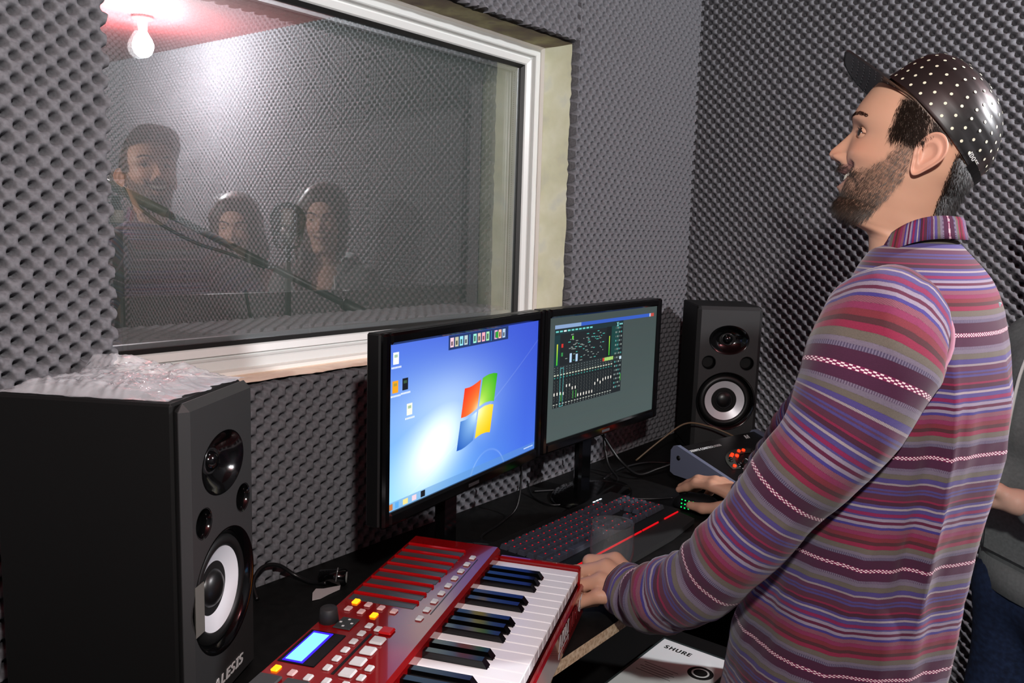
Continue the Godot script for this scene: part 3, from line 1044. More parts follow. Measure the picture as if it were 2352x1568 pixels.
# local origin: foot of the middle of the front face; z = out of the front
func loudspeaker(label: String, at: Vector3, turn: float, tape: bool) -> void:
	var t := thing("loudspeaker", label, "loudspeaker", at, turn, "pair of studio loudspeakers")
	var W := 0.176
	var H := 0.408
	var D := 0.248 if tape else 0.215
	part("cabinet", box_mesh(Vector3(W, H, D - 0.018), 0.003, Vector3(0, H * 0.5, -0.018 - (D - 0.018) * 0.5)), M.cabinet_vinyl, t)
	var bst := st_new(false)
	cbox(bst, Vector3.ZERO, Vector3(W + 0.001, H, 0.020), 0.0095)
	var csg := CSGMesh3D.new()
	csg.name = "front_baffle"
	csg.mesh = done(bst)
	csg.material = M.baffle_grey
	t.add_child(csg, true)
	csg.position = Vector3(0, H * 0.5, -0.0099)
	var hole := func(x: float, yy: float, r: float, sx: float) -> void:
		var c := CSGCylinder3D.new()
		c.name = "hole"
		c.operation = CSGShape3D.OPERATION_SUBTRACTION
		c.radius = r
		c.height = 0.06
		c.sides = 48
		c.material = M.black_plastic
		csg.add_child(c, true)
		c.transform = Transform3D(Basis(Vector3(sx, 0, 0), Vector3(0, 0, 1), Vector3(0, -1, 0)), Vector3(x, yy - H * 0.5, 0))
	var ty := 0.317
	var wy := 0.147
	hole.call(0.0, ty, 0.040, 1.36)
	hole.call(0.0, wy, 0.0805, 1.0)
	for s: int in [-1, 1]:
		hole.call(s * 0.052, 0.254, 0.0185, 1.0)
	var face := Basis(Vector3(1, 0, 0), Vector3(0, 0, 1), Vector3(0, -1, 0))   # lathe axis y -> z
	var wg := part("waveguide", lathe([[0.0405, 0.0005], [0.039, 0.0005], [0.033, -0.008], [0.022, -0.0155], [0.0145, -0.019], [0.0, -0.020]], 48, 1.36, 1.0), M.black_gloss, t, Transform3D(face, Vector3(0, ty, 0)))
	part("tweeter_dome", lathe([[0.0135, 0.0], [0.0125, 0.005], [0.009, 0.009], [0.004, 0.011], [0.0, 0.0113]], 24), M.black_gloss, wg, Transform3D(Basis(), Vector3(0, -0.0195, 0)))
	part("tweeter_ring", lathe([[0.0135, 0.0], [0.0150, 0.0022], [0.0165, 0.0022], [0.0175, 0.0]], 30), mat("ring_grey", Color(0.12, 0.12, 0.125), 0.25), wg, Transform3D(Basis(), Vector3(0, -0.0185, 0)))
	for s: int in [-1, 1]:
		part("bass_port", lathe([[0.0195, 0.0008], [0.0180, -0.001], [0.0160, -0.006], [0.0150, -0.014], [0.0150, -0.05], [0.0, -0.05]], 32), M.black_gloss, t, Transform3D(face, Vector3(s * 0.052, 0.254, 0)))
	var wf := part("woofer_bowl", lathe([[0.0815, 0.0006], [0.0795, 0.0006], [0.0712, -0.009], [0.0702, -0.012], [0.0640, -0.013], [0.0, -0.033]], 64), M.black_gloss, t, Transform3D(face, Vector3(0, wy, 0)))
	part("surround", lathe([[0.0708, -0.0115], [0.0692, -0.0085], [0.0660, -0.0060], [0.0617, -0.0050], [0.0573, -0.0062], [0.0546, -0.0095]], 64), mat("rubber_soft", Color(0.05, 0.05, 0.052), 0.45), wf)
	part("cone", lathe([[0.0549, -0.0092], [0.043, -0.0145], [0.032, -0.0192], [0.022, -0.0232]], 64), mat("cone_silver", Color(0.86, 0.86, 0.88), 0.38, 0.25), wf)
	part("dust_cap", lathe([[0.0262, -0.0218], [0.0245, -0.0165], [0.0195, -0.0115], [0.011, -0.0083], [0.0, -0.0072]], 40), mat("dust_cap_black", Color(0.045, 0.045, 0.047), 0.35), wf)
	var tm := text_mesh("ALESIS", 0.019, 0.0006)
	part("lettering", tm, mat("print_white", Color(0.82, 0.82, 0.82), 0.5), t, Transform3D(Basis(Vector3(1.35, 0, 0), Vector3(0.18, 1, 0), Vector3(0, 0, 1)), Vector3(0.006, 0.030, 0.0006)))
	if tape:
		part("tape_patch", box_mesh(Vector3(0.021, 0.064, 0.0008), 0.0, Vector3(-0.067, 0.150, 0.0007)), mat("tape_grey", Color(0.33, 0.32, 0.30), 0.7), t)

# ---------------------------------------------------------------- red keyboard controller
func build_synth() -> void:
	var t := thing("keyboard_controller", "red music keyboard with white and black keys, lit buttons and small display", "music keyboard", P(1.0853, DESK, -0.6966), 0.3844)
	var red := mat("synth_red", Color(0.50, 0.020, 0.035), 0.16)
	red.clearcoat_enabled = true
	red.clearcoat = 0.7
	red.clearcoat_roughness = 0.04
	var dark := mat("synth_dark", Color(0.10, 0.012, 0.018), 0.35)
	var xl := -0.705
	var xr := 0.012
	var body := st_new()
	cbox(body, Vector3((xl + xr) * 0.5, 0.026, -0.1415), Vector3(xr - xl, 0.048, 0.299), 0.006)
	part("body", done(body), red, t)
	var deck := st_new()
	cbox(deck, Vector3((xl + xr) * 0.5, 0.069, -0.2125), Vector3(xr - xl, 0.052, 0.157), 0.005)
	part("control_deck", done(deck), red, t)
	part("front_rail", span(xl, xr, 0.003, 0.054, 0.0, 0.0095, 0.003), red, t)
	part("end_cheek", span(0.0012, xr, 0.045, 0.082, -0.135, 0.003, 0.003), red, t)
	part("end_cheek", span(xl, xl + 0.02, 0.045, 0.082, -0.135, 0.003, 0.003), red, t)
	part("key_bed", span(xl + 0.02, 0.0, 0.045, 0.055, -0.135, 0.0), dark, t)
	# keys
	var wst := st_new()
	cbox(wst, Vector3(0, 0.0665, -0.0700), Vector3(0.0226, 0.017, 0.1405), 0.0012)
	var wmesh := done(wst)
	var ivory := mat("key_white", Color(0.92, 0.92, 0.93), 0.22)
	var ebony := mat("key_black", Color(0.018, 0.018, 0.02), 0.14)
	var bst := st_new()
	var rings := []
	for r in [[-0.138, 0.0105, 0.0055], [-0.054, 0.0105, 0.0055], [-0.046, 0.0, 0.0068]]:
		rings.append(PackedVector3Array([Vector3(-r[2], 0.074 + r[1], r[0]), Vector3(r[2], 0.074 + r[1], r[0]), Vector3(0.0068, 0.073, r[0]), Vector3(-0.0068, 0.073, r[0])]))
	skin(bst, rings, true, true, true)
	var bmesh := done(bst)
	for k in 29:
		part("white_key", wmesh, ivory, t, Transform3D(Basis(), Vector3(-0.01175 - k * 0.0235, 0, 0)))
	for k in range(1, 29):
		if k % 7 in [1, 2, 3, 5, 6] and k < 28 or k % 7 == 1 and k == 29:
			part("black_key", bmesh, ebony, t, Transform3D(Basis(), Vector3(-(k + 1) * 0.0235, 0, 0)))
	# deck furniture; the deck's top is at y = 0.095
	var dy := 0.095
	var trough := mat("slot_grey", Color(0.22, 0.24, 0.25), 0.35)
	var bevel_red := mat("rib_red", Color(0.62, 0.015, 0.03), 0.2)
	for i in 8:
		var x := -0.0455 - i * 0.0283
		part("fader_slot", span(x - 0.0085, x + 0.0085, dy - 0.001, dy + 0.0006, -0.281, -0.182, 0.0004), trough, t)
		part("slot_rib", span(x + 0.0085, x + 0.0135, dy - 0.002, dy + 0.0045, -0.282, -0.181, 0.0018), bevel_red, t)
	var pale := mat("button_pale", Color(0.80, 0.80, 0.80), 0.4)
	var rosy := mat("button_rosy", Color(0.84, 0.70, 0.69), 0.4)
	var lit := glow("button_lit", Color(1.0, 0.55, 0.05), 3.2)
	var small := st_new()
	cbox(small, Vector3(0, 0.0012, 0), Vector3(0.0125, 0.0036, 0.0095), 0.0015)
	var smesh := done(small)
	var big := st_new()
	cbox(big, Vector3(0, 0.0016, 0), Vector3(0.0185, 0.0044, 0.0185), 0.002)
	var gmesh := done(big)
	var put_b := func(x: float, z: float, mesh: Mesh, m: Material, nm: String) -> void:
		part(nm, mesh, m, t, Transform3D(Basis(), Vector3(x, dy, z)))
	for i in 8:
		put_b.call(-0.0532 - i * 0.0279, -0.1628, smesh, pale, "button")
	put_b.call(-0.2756, -0.1626, smesh, pale, "button")
	for b in [[-0.2615, -0.2451], [-0.2649, -0.2241], [-0.2682, -0.2034], [-0.2816, -0.2655], [-0.2841, -0.2449]]:
		put_b.call(b[0], b[1], smesh, rosy, "button")
	for b in [[-0.2578, -0.2657], [-0.2879, -0.2240], [-0.4506, -0.2732]]:
		put_b.call(b[0], b[1], smesh, lit, "lit_button")
	for i in 6:
		put_b.call(-0.3176 - i * 0.0224, -0.2168, smesh, pale, "button")
	for i in 4:
		put_b.call(-0.3512 - i * 0.0273, -0.1887, gmesh, pale, "square_button")
	put_b.call(-0.3238, -0.1885, gmesh, mat("button_red", Color(0.72, 0.03, 0.06), 0.4), "record_button")
	put_b.call(-0.3221, -0.2015, smesh, pale, "button")
	for b in [[-0.4149, -0.1692], [-0.4372, -0.1691], [-0.4565, -0.2271], [-0.4568, -0.2036], [-0.4568, -0.1800]]:
		put_b.call(b[0], b[1], smesh, pale, "button")
	put_b.call(-0.4536, -0.2499, smesh, rosy, "button")
	part("screen_print", span(-0.44, -0.335, dy, dy + 0.0003, -0.2075, -0.2035), M.black_plastic, t)
	part("screen_print", span(-0.258, -0.055, dy, dy + 0.0003, -0.1545, -0.1530), M.black_plastic, t)
	part("data_knob", lathe([[0.0, 0.019], [0.010, 0.019], [0.0115, 0.0175], [0.0135, 0.0], [0.0, 0.0]], 28), mat("knob_grey", Color(0.13, 0.13, 0.135), 0.6), t, Transform3D(Basis(), Vector3(-0.3205, dy, -0.2745)))
	var pad := part("cursor_pad", span(-0.0155, 0.0155, 0.0, 0.0022, -0.0125, 0.0125, 0.001), mat("cursor_grey", Color(0.20, 0.22, 0.22), 0.4), t, Transform3D(Basis(), Vector3(-0.3216, dy, -0.248)))
	for k in 4:
		var a := TAU * k / 4
		part("arrow_mark", box_mesh(Vector3(0.0032, 0.0004, 0.0032), 0.0, Vector3(cos(a) * 0.0095, 0.0024, sin(a) * 0.008)), mat("mark_white", Color(0.85, 0.86, 0.86), 0.5), pad)
	part("display_frame", span(-0.4335, -0.3505, dy - 0.001, dy + 0.0012, -0.283, -0.233, 0.0008), mat("display_black", Color(0.03, 0.03, 0.045), 0.15), t)
	part("display_edge", span(-0.4310, -0.3540, dy, dy + 0.0016, -0.2775, -0.2495), glow("display_violet", Color(0.22, 0.10, 1.0), 1.3), t)
	part("display", span(-0.4275, -0.3590, dy, dy + 0.0019, -0.2750, -0.2530), glow("display_cyan", Color(0.50, 0.86, 1.0), 1.5), t)
	for i in 4:
		for j in 3:
			part("drum_pad", span(-0.032, 0.0, 0.0, 0.004, 0.0, 0.030, 0.0015), mat("pad_grey", Color(0.22, 0.225, 0.23), 0.7), t, Transform3D(Basis(), Vector3(-0.467 - i * 0.037, dy, -0.284 + j * 0.036)))
	# lettering on the front rail
	var pr := mat("print_grey", Color(0.70, 0.68, 0.68), 0.5)
	var lay := Basis(Vector3(1, 0, 0), Vector3(0, 1, 0), Vector3(0, 0, 1))
	part("lettering", text_mesh("49", 0.032, 0.0005), pr, t, Transform3D(lay, Vector3(-0.018, 0.031, 0.0097)))
	part("lettering", text_mesh("MPK", 0.032, 0.0005, false), mat("print_dim", Color(0.42, 0.10, 0.11), 0.4), t, Transform3D(lay, Vector3(-0.068, 0.031, 0.0097)))
	part("lettering", text_mesh("AKAI", 0.029, 0.0005), pr, t, Transform3D(lay, Vector3(-0.140, 0.036, 0.0097)))
	part("lettering_bar", span(-0.173, -0.107, 0.014, 0.022, 0.0094, 0.0099), pr, t)
	part("lettering", text_mesh("professional", 0.008, 0.0005), red, t, Transform3D(lay, Vector3(-0.140, 0.0185, 0.0100)))

# ---------------------------------------------------------------- computer keyboard
func build_typing_keyboard() -> void:
	var x0 := 1.165
	var z0 := -0.972
	var t := thing("computer_keyboard", "black gaming keyboard with red lit legends behind the drinking glass", "computer keyboard", P(x0, DESK, z0))
	var cs := mat("board_black", Color(0.035, 0.036, 0.042), 0.45)
	var st := st_new()
	cbox(st, Vector3(0.2375, 0.009, 0.088), Vector3(0.485, 0.016, 0.186), 0.004)
	part("case", done(st), cs, t)
	var pr := st_new()
	var rest := PackedVector2Array([Vector2(0.03, 0.181), Vector2(0.47, 0.181), Vector2(0.452, 0.226), Vector2(0.33, 0.238), Vector2(0.17, 0.238), Vector2(0.05, 0.226)])
	part("palm_rest", slab(rest, 0.013, 0.011), mat("rest_black", Color(0.055, 0.055, 0.055), 0.8), t)
	var cap := mat("key_cap", Color(0.22, 0.23, 0.27), 0.45)
	var red := glow("legend_red", Color(0.9, 0.05, 0.10), 0.9)
	var lens := {}
	var add_key := func(x: float, z: float, w: float) -> void:
		var id := int(round(w * 100))
		if not lens.has(id):
			var k := st_new()
			var rings := []
			for r in [[0.0, 0.0], [0.0085, 0.0022], [0.0095, 0.0030]]:
				var a: float = w * 0.019 * 0.5 - 0.0007 - r[1]
				var b: float = 0.0088 - r[1]
				rings.append(PackedVector3Array([Vector3(-a, r[0], -b), Vector3(a, r[0], -b), Vector3(a, r[0], b), Vector3(-a, r[0], b)]))
			skin(k, rings, true, false, true)
			var m := done(k)
			var q := st_new()
			cbox(q, Vector3(-0.0005, 0.0098, -0.0006), Vector3(0.0030, 0.0007, 0.0018), 0.0)
			var arr := done(q)
			m.add_surface_from_arrays(Mesh.PRIMITIVE_TRIANGLES, arr.surface_get_arrays(0))
			lens[id] = m
		var o := part("key", lens[id], null, t, Transform3D(Basis(), Vector3(x, 0.0165, z)))
		o.set_surface_override_material(0, cap)
		o.set_surface_override_material(1, red)
	var rows := [[1, 1, 1, 1, 1, 1, 1, 1, 1, 1, 1, 1, 1], [1, 1, 1, 1, 1, 1, 1, 1, 1, 1, 1, 1, 1, 2], [1.5, 1, 1, 1, 1, 1, 1, 1, 1, 1, 1, 1, 1, 1.5], [1.75, 1, 1, 1, 1, 1, 1, 1, 1, 1, 1, 1, 2.25], [2.25, 1, 1, 1, 1, 1, 1, 1, 1, 1, 1, 2.75], [1.25, 1.25, 1.25, 6.25, 1.25, 1.25, 1.25, 1.25]]
	for r in 6:
		var z := 0.036 + r * 0.0213
		var x := 0.026
		for w in rows[r]:
			var gap := 0.0
			add_key.call(x + w * 0.019 * 0.5, z, w)
			x += w * 0.019 + (0.0031 if r == 0 else 0.0)
		for c in 3:
			if r == 3 or r == 4 and c != 1:
				continue
			add_key.call(0.026 + (15.3 + c + 0.5) * 0.019, z, 1.0)
		for c in 4:
			if r == 0:
				continue
			add_key.call(0.026 + (18.6 + c + 0.5) * 0.019, z, 1.0)
	part("light_strip", span(0.03, 0.30, 0.0135, 0.0165, 0.1800, 0.1822), red, t)
	part("light_strip", span(0.305, 0.372, 0.0135, 0.0165, 0.1800, 0.1822), red, t)
	part("light_strip", span(0.40, 0.462, 0.0135, 0.0165, 0.1800, 0.1822), red, t)
	for k in 3:
		part("status_light", box_mesh(Vector3(0.008, 0.001, 0.003), 0.0, Vector3(0.385 + k * 0.013, 0.0175, 0.012)), glow("status_white", Color(0.9, 0.95, 1.0), 1.6), t)

# ---------------------------------------------------------------- small things
func build_small_things() -> void:
	# drinking glass
	var g := StandardMaterial3D.new()
	g.resource_name = "tumbler_glass"
	g.albedo_color = Color(0.86, 0.88, 0.88, 0.028)
	g.transparency = BaseMaterial3D.TRANSPARENCY_ALPHA
	g.roughness = 0.0
	single("drinking_glass", "empty clear drinking glass beside the fist on the desk", "glass", lathe([[0.0, 0.0075], [0.025, 0.009], [0.032, 0.029], [0.0371, 0.058], [0.0376, 0.078], [0.0363, 0.112], [0.037, 0.113], [0.0375, 0.112], [0.039, 0.078], [0.0385, 0.058], [0.0335, 0.028], [0.027, 0.003], [0.024, 0.0], [0.0, 0.001]], 64), g, Transform3D(Basis(), P(1.232, DESK, -0.722)))
	# mouse with a grid of green lit side buttons
	var mo := thing("computer_mouse", "black gaming mouse with green lit side buttons under the hand", "mouse", P(1.712, DESK, -0.786))
	var st := st_new(true)
	var rings := []
	for i in 15:
		var s := -1.0 + 2.0 * i / 14.0
		var z := s * 0.058
		var wv := 0.036 * sqrt(maxf(0.0, 1.0 - pow(absf(s), 3.2))) + 0.0005
		var hv := (0.040 - 0.006 * pow(s - 0.25, 2.0) * 2.0) * sqrt(maxf(0.0, 1.0 - pow(absf(s), 4.0))) + 0.0005
		var r := PackedVector3Array()
		for j in 24:
			var a := TAU * j / 24
			var y := sin(a)
			r.append(Vector3(cos(a) * wv * (1.0 - 0.18 * maxf(y, 0.0)), maxf(0.0, 0.006 + y * hv * (0.82 if y > 0 else 0.15)), z))
		rings.append(r)
	skin(st, rings, true, true, true)
	part("shell", done(st), mat("mouse_black", Color(0.05, 0.052, 0.06), 0.42), mo)
	part("scroll_wheel", lathe([[0.0, -0.004], [0.009, -0.004], [0.010, 0.0], [0.009, 0.004], [0.0, 0.004]], 18), M.rubber, mo, Transform3D(Basis(Vector3(0, 1, 0), Vector3(-1, 0, 0), Vector3(0, 0, 1)), Vector3(0, 0.031, -0.035)))
	var green := glow("led_green", Color(0.05, 1.0, 0.40), 1.8)
	for i in 4:
		for j in 3:
			var b := part("side_button", box_mesh(Vector3(0.003, 0.0072, 0.0078), 0.001, Vector3(-0.0335 - 0.0009 * j + 0.0018 * absf(i - 1.5), 0.0255 - j * 0.0085, -0.022 + i * 0.0092)), mat("side_button_black", Color(0.04, 0.045, 0.05), 0.3), mo)
			part("number_light", box_mesh(Vector3(0.0008, 0.0024, 0.0026), 0.0, Vector3(-0.0354 - 0.0009 * j + 0.0018 * absf(i - 1.5), 0.0262 - j * 0.0085, -0.022 + i * 0.0092)), green, b)
	# monitor controller with silver cheeks
	var c := thing("monitor_controller", "black desktop audio controller with silver side and glowing buttons", "audio controller", P(1.99, DESK, -0.785), -0.235)
	var hw := 0.155
	var dpt := 0.105
	var top := st_new()
	# wedge: back edge high, front edge low
	var sec := PackedVector2Array([Vector2(-dpt, 0.012), Vector2(-dpt, 0.086), Vector2(-dpt + 0.012, 0.094), Vector2(dpt - 0.01, 0.040), Vector2(dpt, 0.030), Vector2(dpt, 0.012)])
	var w0 := PackedVector3Array()
	var w1 := PackedVector3Array()
	for p in sec:
		w0.append(Vector3(-hw, p.y, p.x))
		w1.append(Vector3(hw, p.y, p.x))
	skin(top, [w0, w1], true, true, true)
	part("housing", done(top), M.black_plastic, c)
	var silver := mat("cheek_silver", Color(0.55, 0.58, 0.68), 0.32, 0.55)
	for s: int in [-1, 1]:
		var cst := st_new()
		var a0 := PackedVector3Array()
		var a1 := PackedVector3Array()
		for p in [Vector2(-dpt - 0.003, 0.030), Vector2(-dpt - 0.004, 0.085), Vector2(-dpt + 0.004, 0.097), Vector2(-dpt + 0.016, 0.1), Vector2(dpt, 0.044), Vector2(dpt + 0.004, 0.032), Vector2(dpt, 0.022), Vector2(-dpt + 0.01, 0.024)]:
			a0.append(Vector3(s * (hw + 0.012), p.y, p.x))
			a1.append(Vector3(s * hw, p.y, p.x))
		skin(cst, [a0, a1], true, true, true)
		var ch := part("side_cheek", done(cst), silver, c)
		part("screw_hole", lathe([[0.0, 0.0], [0.0055, 0.0], [0.0062, 0.0012], [0.0, 0.0012]], 18), M.rubber, ch, Transform3D(Basis(Vector3(0, 1, 0), Vector3(s, 0, 0), Vector3(0, 0, 1)), Vector3(s * (hw + 0.0115), 0.070, -dpt + 0.022)))
	for s: int in [-1, 1]:
		for e in [-1, 1]:
			part("rubber_foot", lathe([[0.0, 0.013], [0.009, 0.013], [0.008, 0.0], [0.0, 0.0]], 12), M.rubber, c, Transform3D(Basis(), Vector3(s * 0.12, 0, e * 0.08)))
	# furniture of the sloping top: local frame on the slope
	var slope := Basis(Vector3.RIGHT, atan2(0.054, 2.0 * dpt - 0.022))
	var topf := Transform3D(slope, Vector3(0, 0.0675, 0.001))
	var arc := st_new()
	var ar := mat("arc_grey", Color(0.20, 0.21, 0.19), 0.5)
	for k in 20:
		var t0 := lerpf(0.15, PI - 0.15, k / 20.0)
		var t1 := lerpf(0.15, PI - 0.15, (k + 1) / 20.0)
		var v := []
		for q in [[t0, 0.062], [t0, 0.085], [t1, 0.085], [t1, 0.062]]:
			v.append(topf * Vector3(-cos(q[0]) * q[1] * 1.2, 0.0008, 0.045 - sin(q[0]) * q[1]))
		quad(arc, v[0], v[1], v[2], v[3])
	part("printed_arc", done(arc), ar, c)
	var amber := glow("led_amber", Color(1.0, 0.20, 0.06), 1.7)
	var grn := glow("led_green2", Color(0.1, 1.0, 0.35), 1.5)
	for q in [[0.30, 0.073, 1], [0.62, 0.073, 0], [0.80, 0.073, 0], [0.98, 0.073, 1], [1.12, 0.073, 1], [1.55, 0.073, 1], [1.75, 0.073, 1], [2.1, 0.073, 0], [2.4, 0.073, 0]]:
		var p := topf * Vector3(-cos(q[0]) * q[1] * 1.2, 0.0025, 0.045 - sin(q[0]) * q[1])
		part("lit_button" if q[2] else "button", lathe([[0.0045, -0.002], [0.0045, 0.002], [0.0036, 0.003], [0.0, 0.003]], 14), amber if q[2] else M.rubber, c, Transform3D(slope, p))
	for q in [[-0.05, 0.005], [0.05, 0.005], [-0.015, -0.005]]:
		var kn := part("knob", lathe([[0.0, 0.018], [0.0105, 0.018], [0.0125, 0.0165], [0.014, 0.0], [0.0, 0.0]], 24), M.black_plastic, c, Transform3D(slope, topf * Vector3(q[0], 0.0, q[1] + 0.03)))
		part("pointer", box_mesh(Vector3(0.0016, 0.0006, 0.012), 0.0, Vector3(0, 0.0184, -0.004)), mat("mark_white", Color(0.85, 0.86, 0.86), 0.5), kn)
		for k in 9:
			var a := lerpf(-2.3, 2.3, k / 8.0)
			part("scale_mark", box_mesh(Vector3(0.0016, 0.0004, 0.004), 0.0), M.mark_white, kn, Transform3D(Basis(Vector3.UP, -a), Vector3(sin(a) * 0.0185, 0.0006, -cos(a) * 0.0185)))
	for q in [[-0.03, -0.012, 0], [-0.002, 0.012, 1], [-0.022, 0.045, 0], [0.02, 0.008, 0]]:
		part("lit_button", lathe([[0.005, -0.002], [0.005, 0.003], [0.0, 0.004]], 14), grn if q[2] else amber, c, Transform3D(slope, topf * Vector3(q[0], 0.002, q[1])))
	var flat_text := slope * Basis(Vector3(1, 0, 0), Vector3(0, 0, -1), Vector3(0, 1, 0))
	part("lettering", text_mesh("XENYX CONTROL1USB", 0.0115, 0.0004), M.mark_white, c, Transform3D(flat_text, topf * Vector3(-0.083, 0.0006, -0.070)))
	part("emblem", text_mesh("M", 0.022, 0.0004), M.mark_white, c, Transform3D(flat_text * Basis(Vector3(1, 0, 0), Vector3(0.5, 1, 0), Vector3(0, 0, 1)), topf * Vector3(0.10, 0.0006, -0.080)))
	# cables
	var cab := mat("cable_black", Color(0.045, 0.045, 0.05), 0.4)
	var tan_c := mat("cable_tan", Color(0.42, 0.35, 0.27), 0.4)
	var d := DESK + 0.004
	var runs := [
		["mouse_cable", "thin dark cable curving from the mouse behind the keyboard", [[1.712, d + 0.01, -0.846], [1.69, d, -0.90], [1.62, d, -0.985], [1.56, d, -1.01], [1.50, d, -1.04], [1.52, d, -1.11], [1.55, d + 0.02, -1.15]], 0.0023, cab],
		["keyboard_cable", "thin dark cable running from the keyboard up behind the monitors", [[1.20, d + 0.005, -0.972], [1.24, d, -1.03], [1.34, d, -1.055], [1.40, d + 0.03, -1.06], [1.42, d + 0.16, -1.07]], 0.0024, cab],
		["speaker_cable", "tan cable looping in front of the corner loudspeaker", [[1.93, d + 0.01, -1.07], [1.98, d + 0.07, -1.02], [2.03, d + 0.11, -0.98], [2.07, d + 0.105, -0.935], [2.10, d + 0.085, -0.88], [2.13, d + 0.06, -0.85]], 0.0024, tan_c],
		["audio_cable", "grey cable lying along the desk behind the audio controller", [[1.75, d, -1.06], [1.85, d + 0.004, -1.07], [1.95, d + 0.004, -1.05], [2.02, d, -0.99], [2.05, d + 0.015, -0.93]], 0.0032, cab],
		["plug_cable", "black cable with a metal plug entering the silver controller cheek", [[1.80, d + 0.10, -1.10], [1.82, d + 0.04, -1.06], [1.815, d + 0.012, -1.00], [1.84, d + 0.03, -0.955], [1.87, d + 0.045, -0.925], [1.895, d + 0.05, -0.91]], 0.0038, cab],
		["usb_cable", "black cable winding behind the grey mixer monitor", [[1.83, d + 0.12, -1.12], [1.80, d + 0.03, -1.08], [1.77, d, -1.03], [1.70, d, -1.03], [1.62, d, -1.08], [1.55, d, -1.13]], 0.0032, cab],
		["loop_cable", "black cable loop standing against the foam beside the loudspeaker", [[0.775, d, -1.12], [0.785, d + 0.02, -1.145], [0.81, d + 0.035, -1.155], [0.84, d + 0.03, -1.152], [0.865, d + 0.008, -1.14], [0.875, d, -1.11], [0.885, d + 0.005, -1.08]], 0.0035, cab]]
	for r in runs:
		var pts := []
		for p in r[2]:
			pts.append(P(p[0], p[1], p[2]))
		single(r[0], r[1], "cable", tube(curve(pts, 8), r[3], 8), r[4])
	# memory stick plugged into a black extension lead
	var us := thing("memory_stick", "small black memory stick lying on the desk below the monitors", "memory stick", P(1.50, DESK + 0.0, -0.985), 0.3)
	part("shell", box_mesh(Vector3(0.055, 0.009, 0.017), 0.002, Vector3(0, 0.0045, 0)), M.black_gloss, us)
	part("cap_label", box_mesh(Vector3(0.009, 0.0005, 0.012), 0.0, Vector3(-0.021, 0.0092, 0)), mat("label_grey", Color(0.65, 0.66, 0.66), 0.4), us)
	var jk := thing("jack_adapter", "black jack adapter with grey round end beside the red keyboard", "adapter", P(0.905, DESK, -1.075), 0.7)
	part("barrel", tube([Vector3(0, 0.014, -0.03), Vector3(0, 0.014, 0.014), Vector3(0, 0.014, 0.016)], [0.012, 0.0145, 0.0125], 18), M.black_gloss, jk)
	part("end_disc", tube([Vector3(0, 0.014, 0.0155), Vector3(0, 0.014, 0.0175)], 0.0095, 18), mat("disc_grey", Color(0.42, 0.42, 0.41), 0.6), jk)
	part("clip", tube(curve([Vector3(-0.013, 0.012, 0.0), Vector3(-0.016, 0.03, 0.003), Vector3(-0.008, 0.034, 0.003)]), 0.0014, 6), mat("clip_steel", Color(0.6, 0.6, 0.6), 0.3, 0.8), jk)
	var pst := st_new()
	var scrap := [Vector2(-0.034, 0.004), Vector2(-0.012, -0.012), Vector2(0.004, -0.017), Vector2(0.010, -0.006), Vector2(0.034, 0.012), Vector2(0.022, 0.019), Vector2(-0.004, 0.014), Vector2(-0.022, 0.012)]
	part(numbered("paper_scrap"), slab(PackedVector2Array(scrap), 0.002, 0.0015), mat("paper_white", Color(0.66, 0.63, 0.63), 0.9), self, Transform3D(Basis(Vector3.UP, 0.25), P(0.868, DESK + 0.0005, -1.068))).set_meta("label", "torn white paper scrap beside the red keyboard on the desk")
	get_child(get_child_count() - 1).set_meta("category", "paper")
	# clear bag on the near loudspeaker
	var bag := StandardMaterial3D.new()
	bag.resource_name = "plastic_film"
	bag.albedo_color = Color(0.96, 0.96, 0.98, 0.26)
	bag.transparency = BaseMaterial3D.TRANSPARENCY_ALPHA
	bag.roughness = 0.06
	bag.metallic_specular = 0.8
	var bo := single("plastic_bag", "crumpled clear plastic bag lying on the nearest loudspeaker", "plastic bag", bag_mesh(), bag, Transform3D(Basis(Vector3.UP, 0.5293), P(0.586, DESK + 0.4085, -0.916)))
	bo.set_meta("kind", "thing")
	# microphone case with a white sheet, on a computer below the desk
	var pc := thing("computer_tower", "black computer tower standing below the desk edge", "computer", Vector3(1.36, 0, -0.695))
	part("case", box_mesh(Vector3(0.36, 0.535, 0.27), 0.008, Vector3(0, 0.2675, 0)), M.black_matte, pc)
	part("side_panel", box_mesh(Vector3(0.33, 0.49, 0.004), 0.001, Vector3(0, 0.2675, 0.136)), M.black_plastic, pc)
	var ms := thing("microphone_case", "flat box with a white printed sheet below the desk edge", "box", P(1.312, -0.8245, -0.638))
	part("tray", box_mesh(Vector3(0.275, 0.022, 0.165), 0.004, Vector3(0, 0.011, 0)), mat("tray_grey", Color(0.20, 0.24, 0.24), 0.35), ms)
	part("sheet", box_mesh(Vector3(0.25, 0.0016, 0.146), 0.0, Vector3(0, 0.0228, 0)), mat("sheet_white", Color(0.88, 0.90, 0.90), 0.7), ms)
	var lay := Basis(Vector3(0, 0, 1), Vector3(1, 0, 0), Vector3(0, 1, 0))
	lay = Basis(Vector3(0, 0, 1), Vector3(1, 0, 0), Vector3(0, 1, 0)) if lay.determinant() > 0 else Basis(Vector3(0, 0, -1), Vector3(1, 0, 0), Vector3(0, 1, 0))
	lay = Basis(Vector3(0, 0, 1), Vector3(1, 0, 0), Vector3(0, 1, 0))
	var ink := mat("ink", Color(0.05, 0.05, 0.05), 0.7)
	part("lettering", text_mesh("SHURE", 0.018, 0.0004), ink, ms, Transform3D(lay, Vector3(0.098, 0.0238, -0.030)))
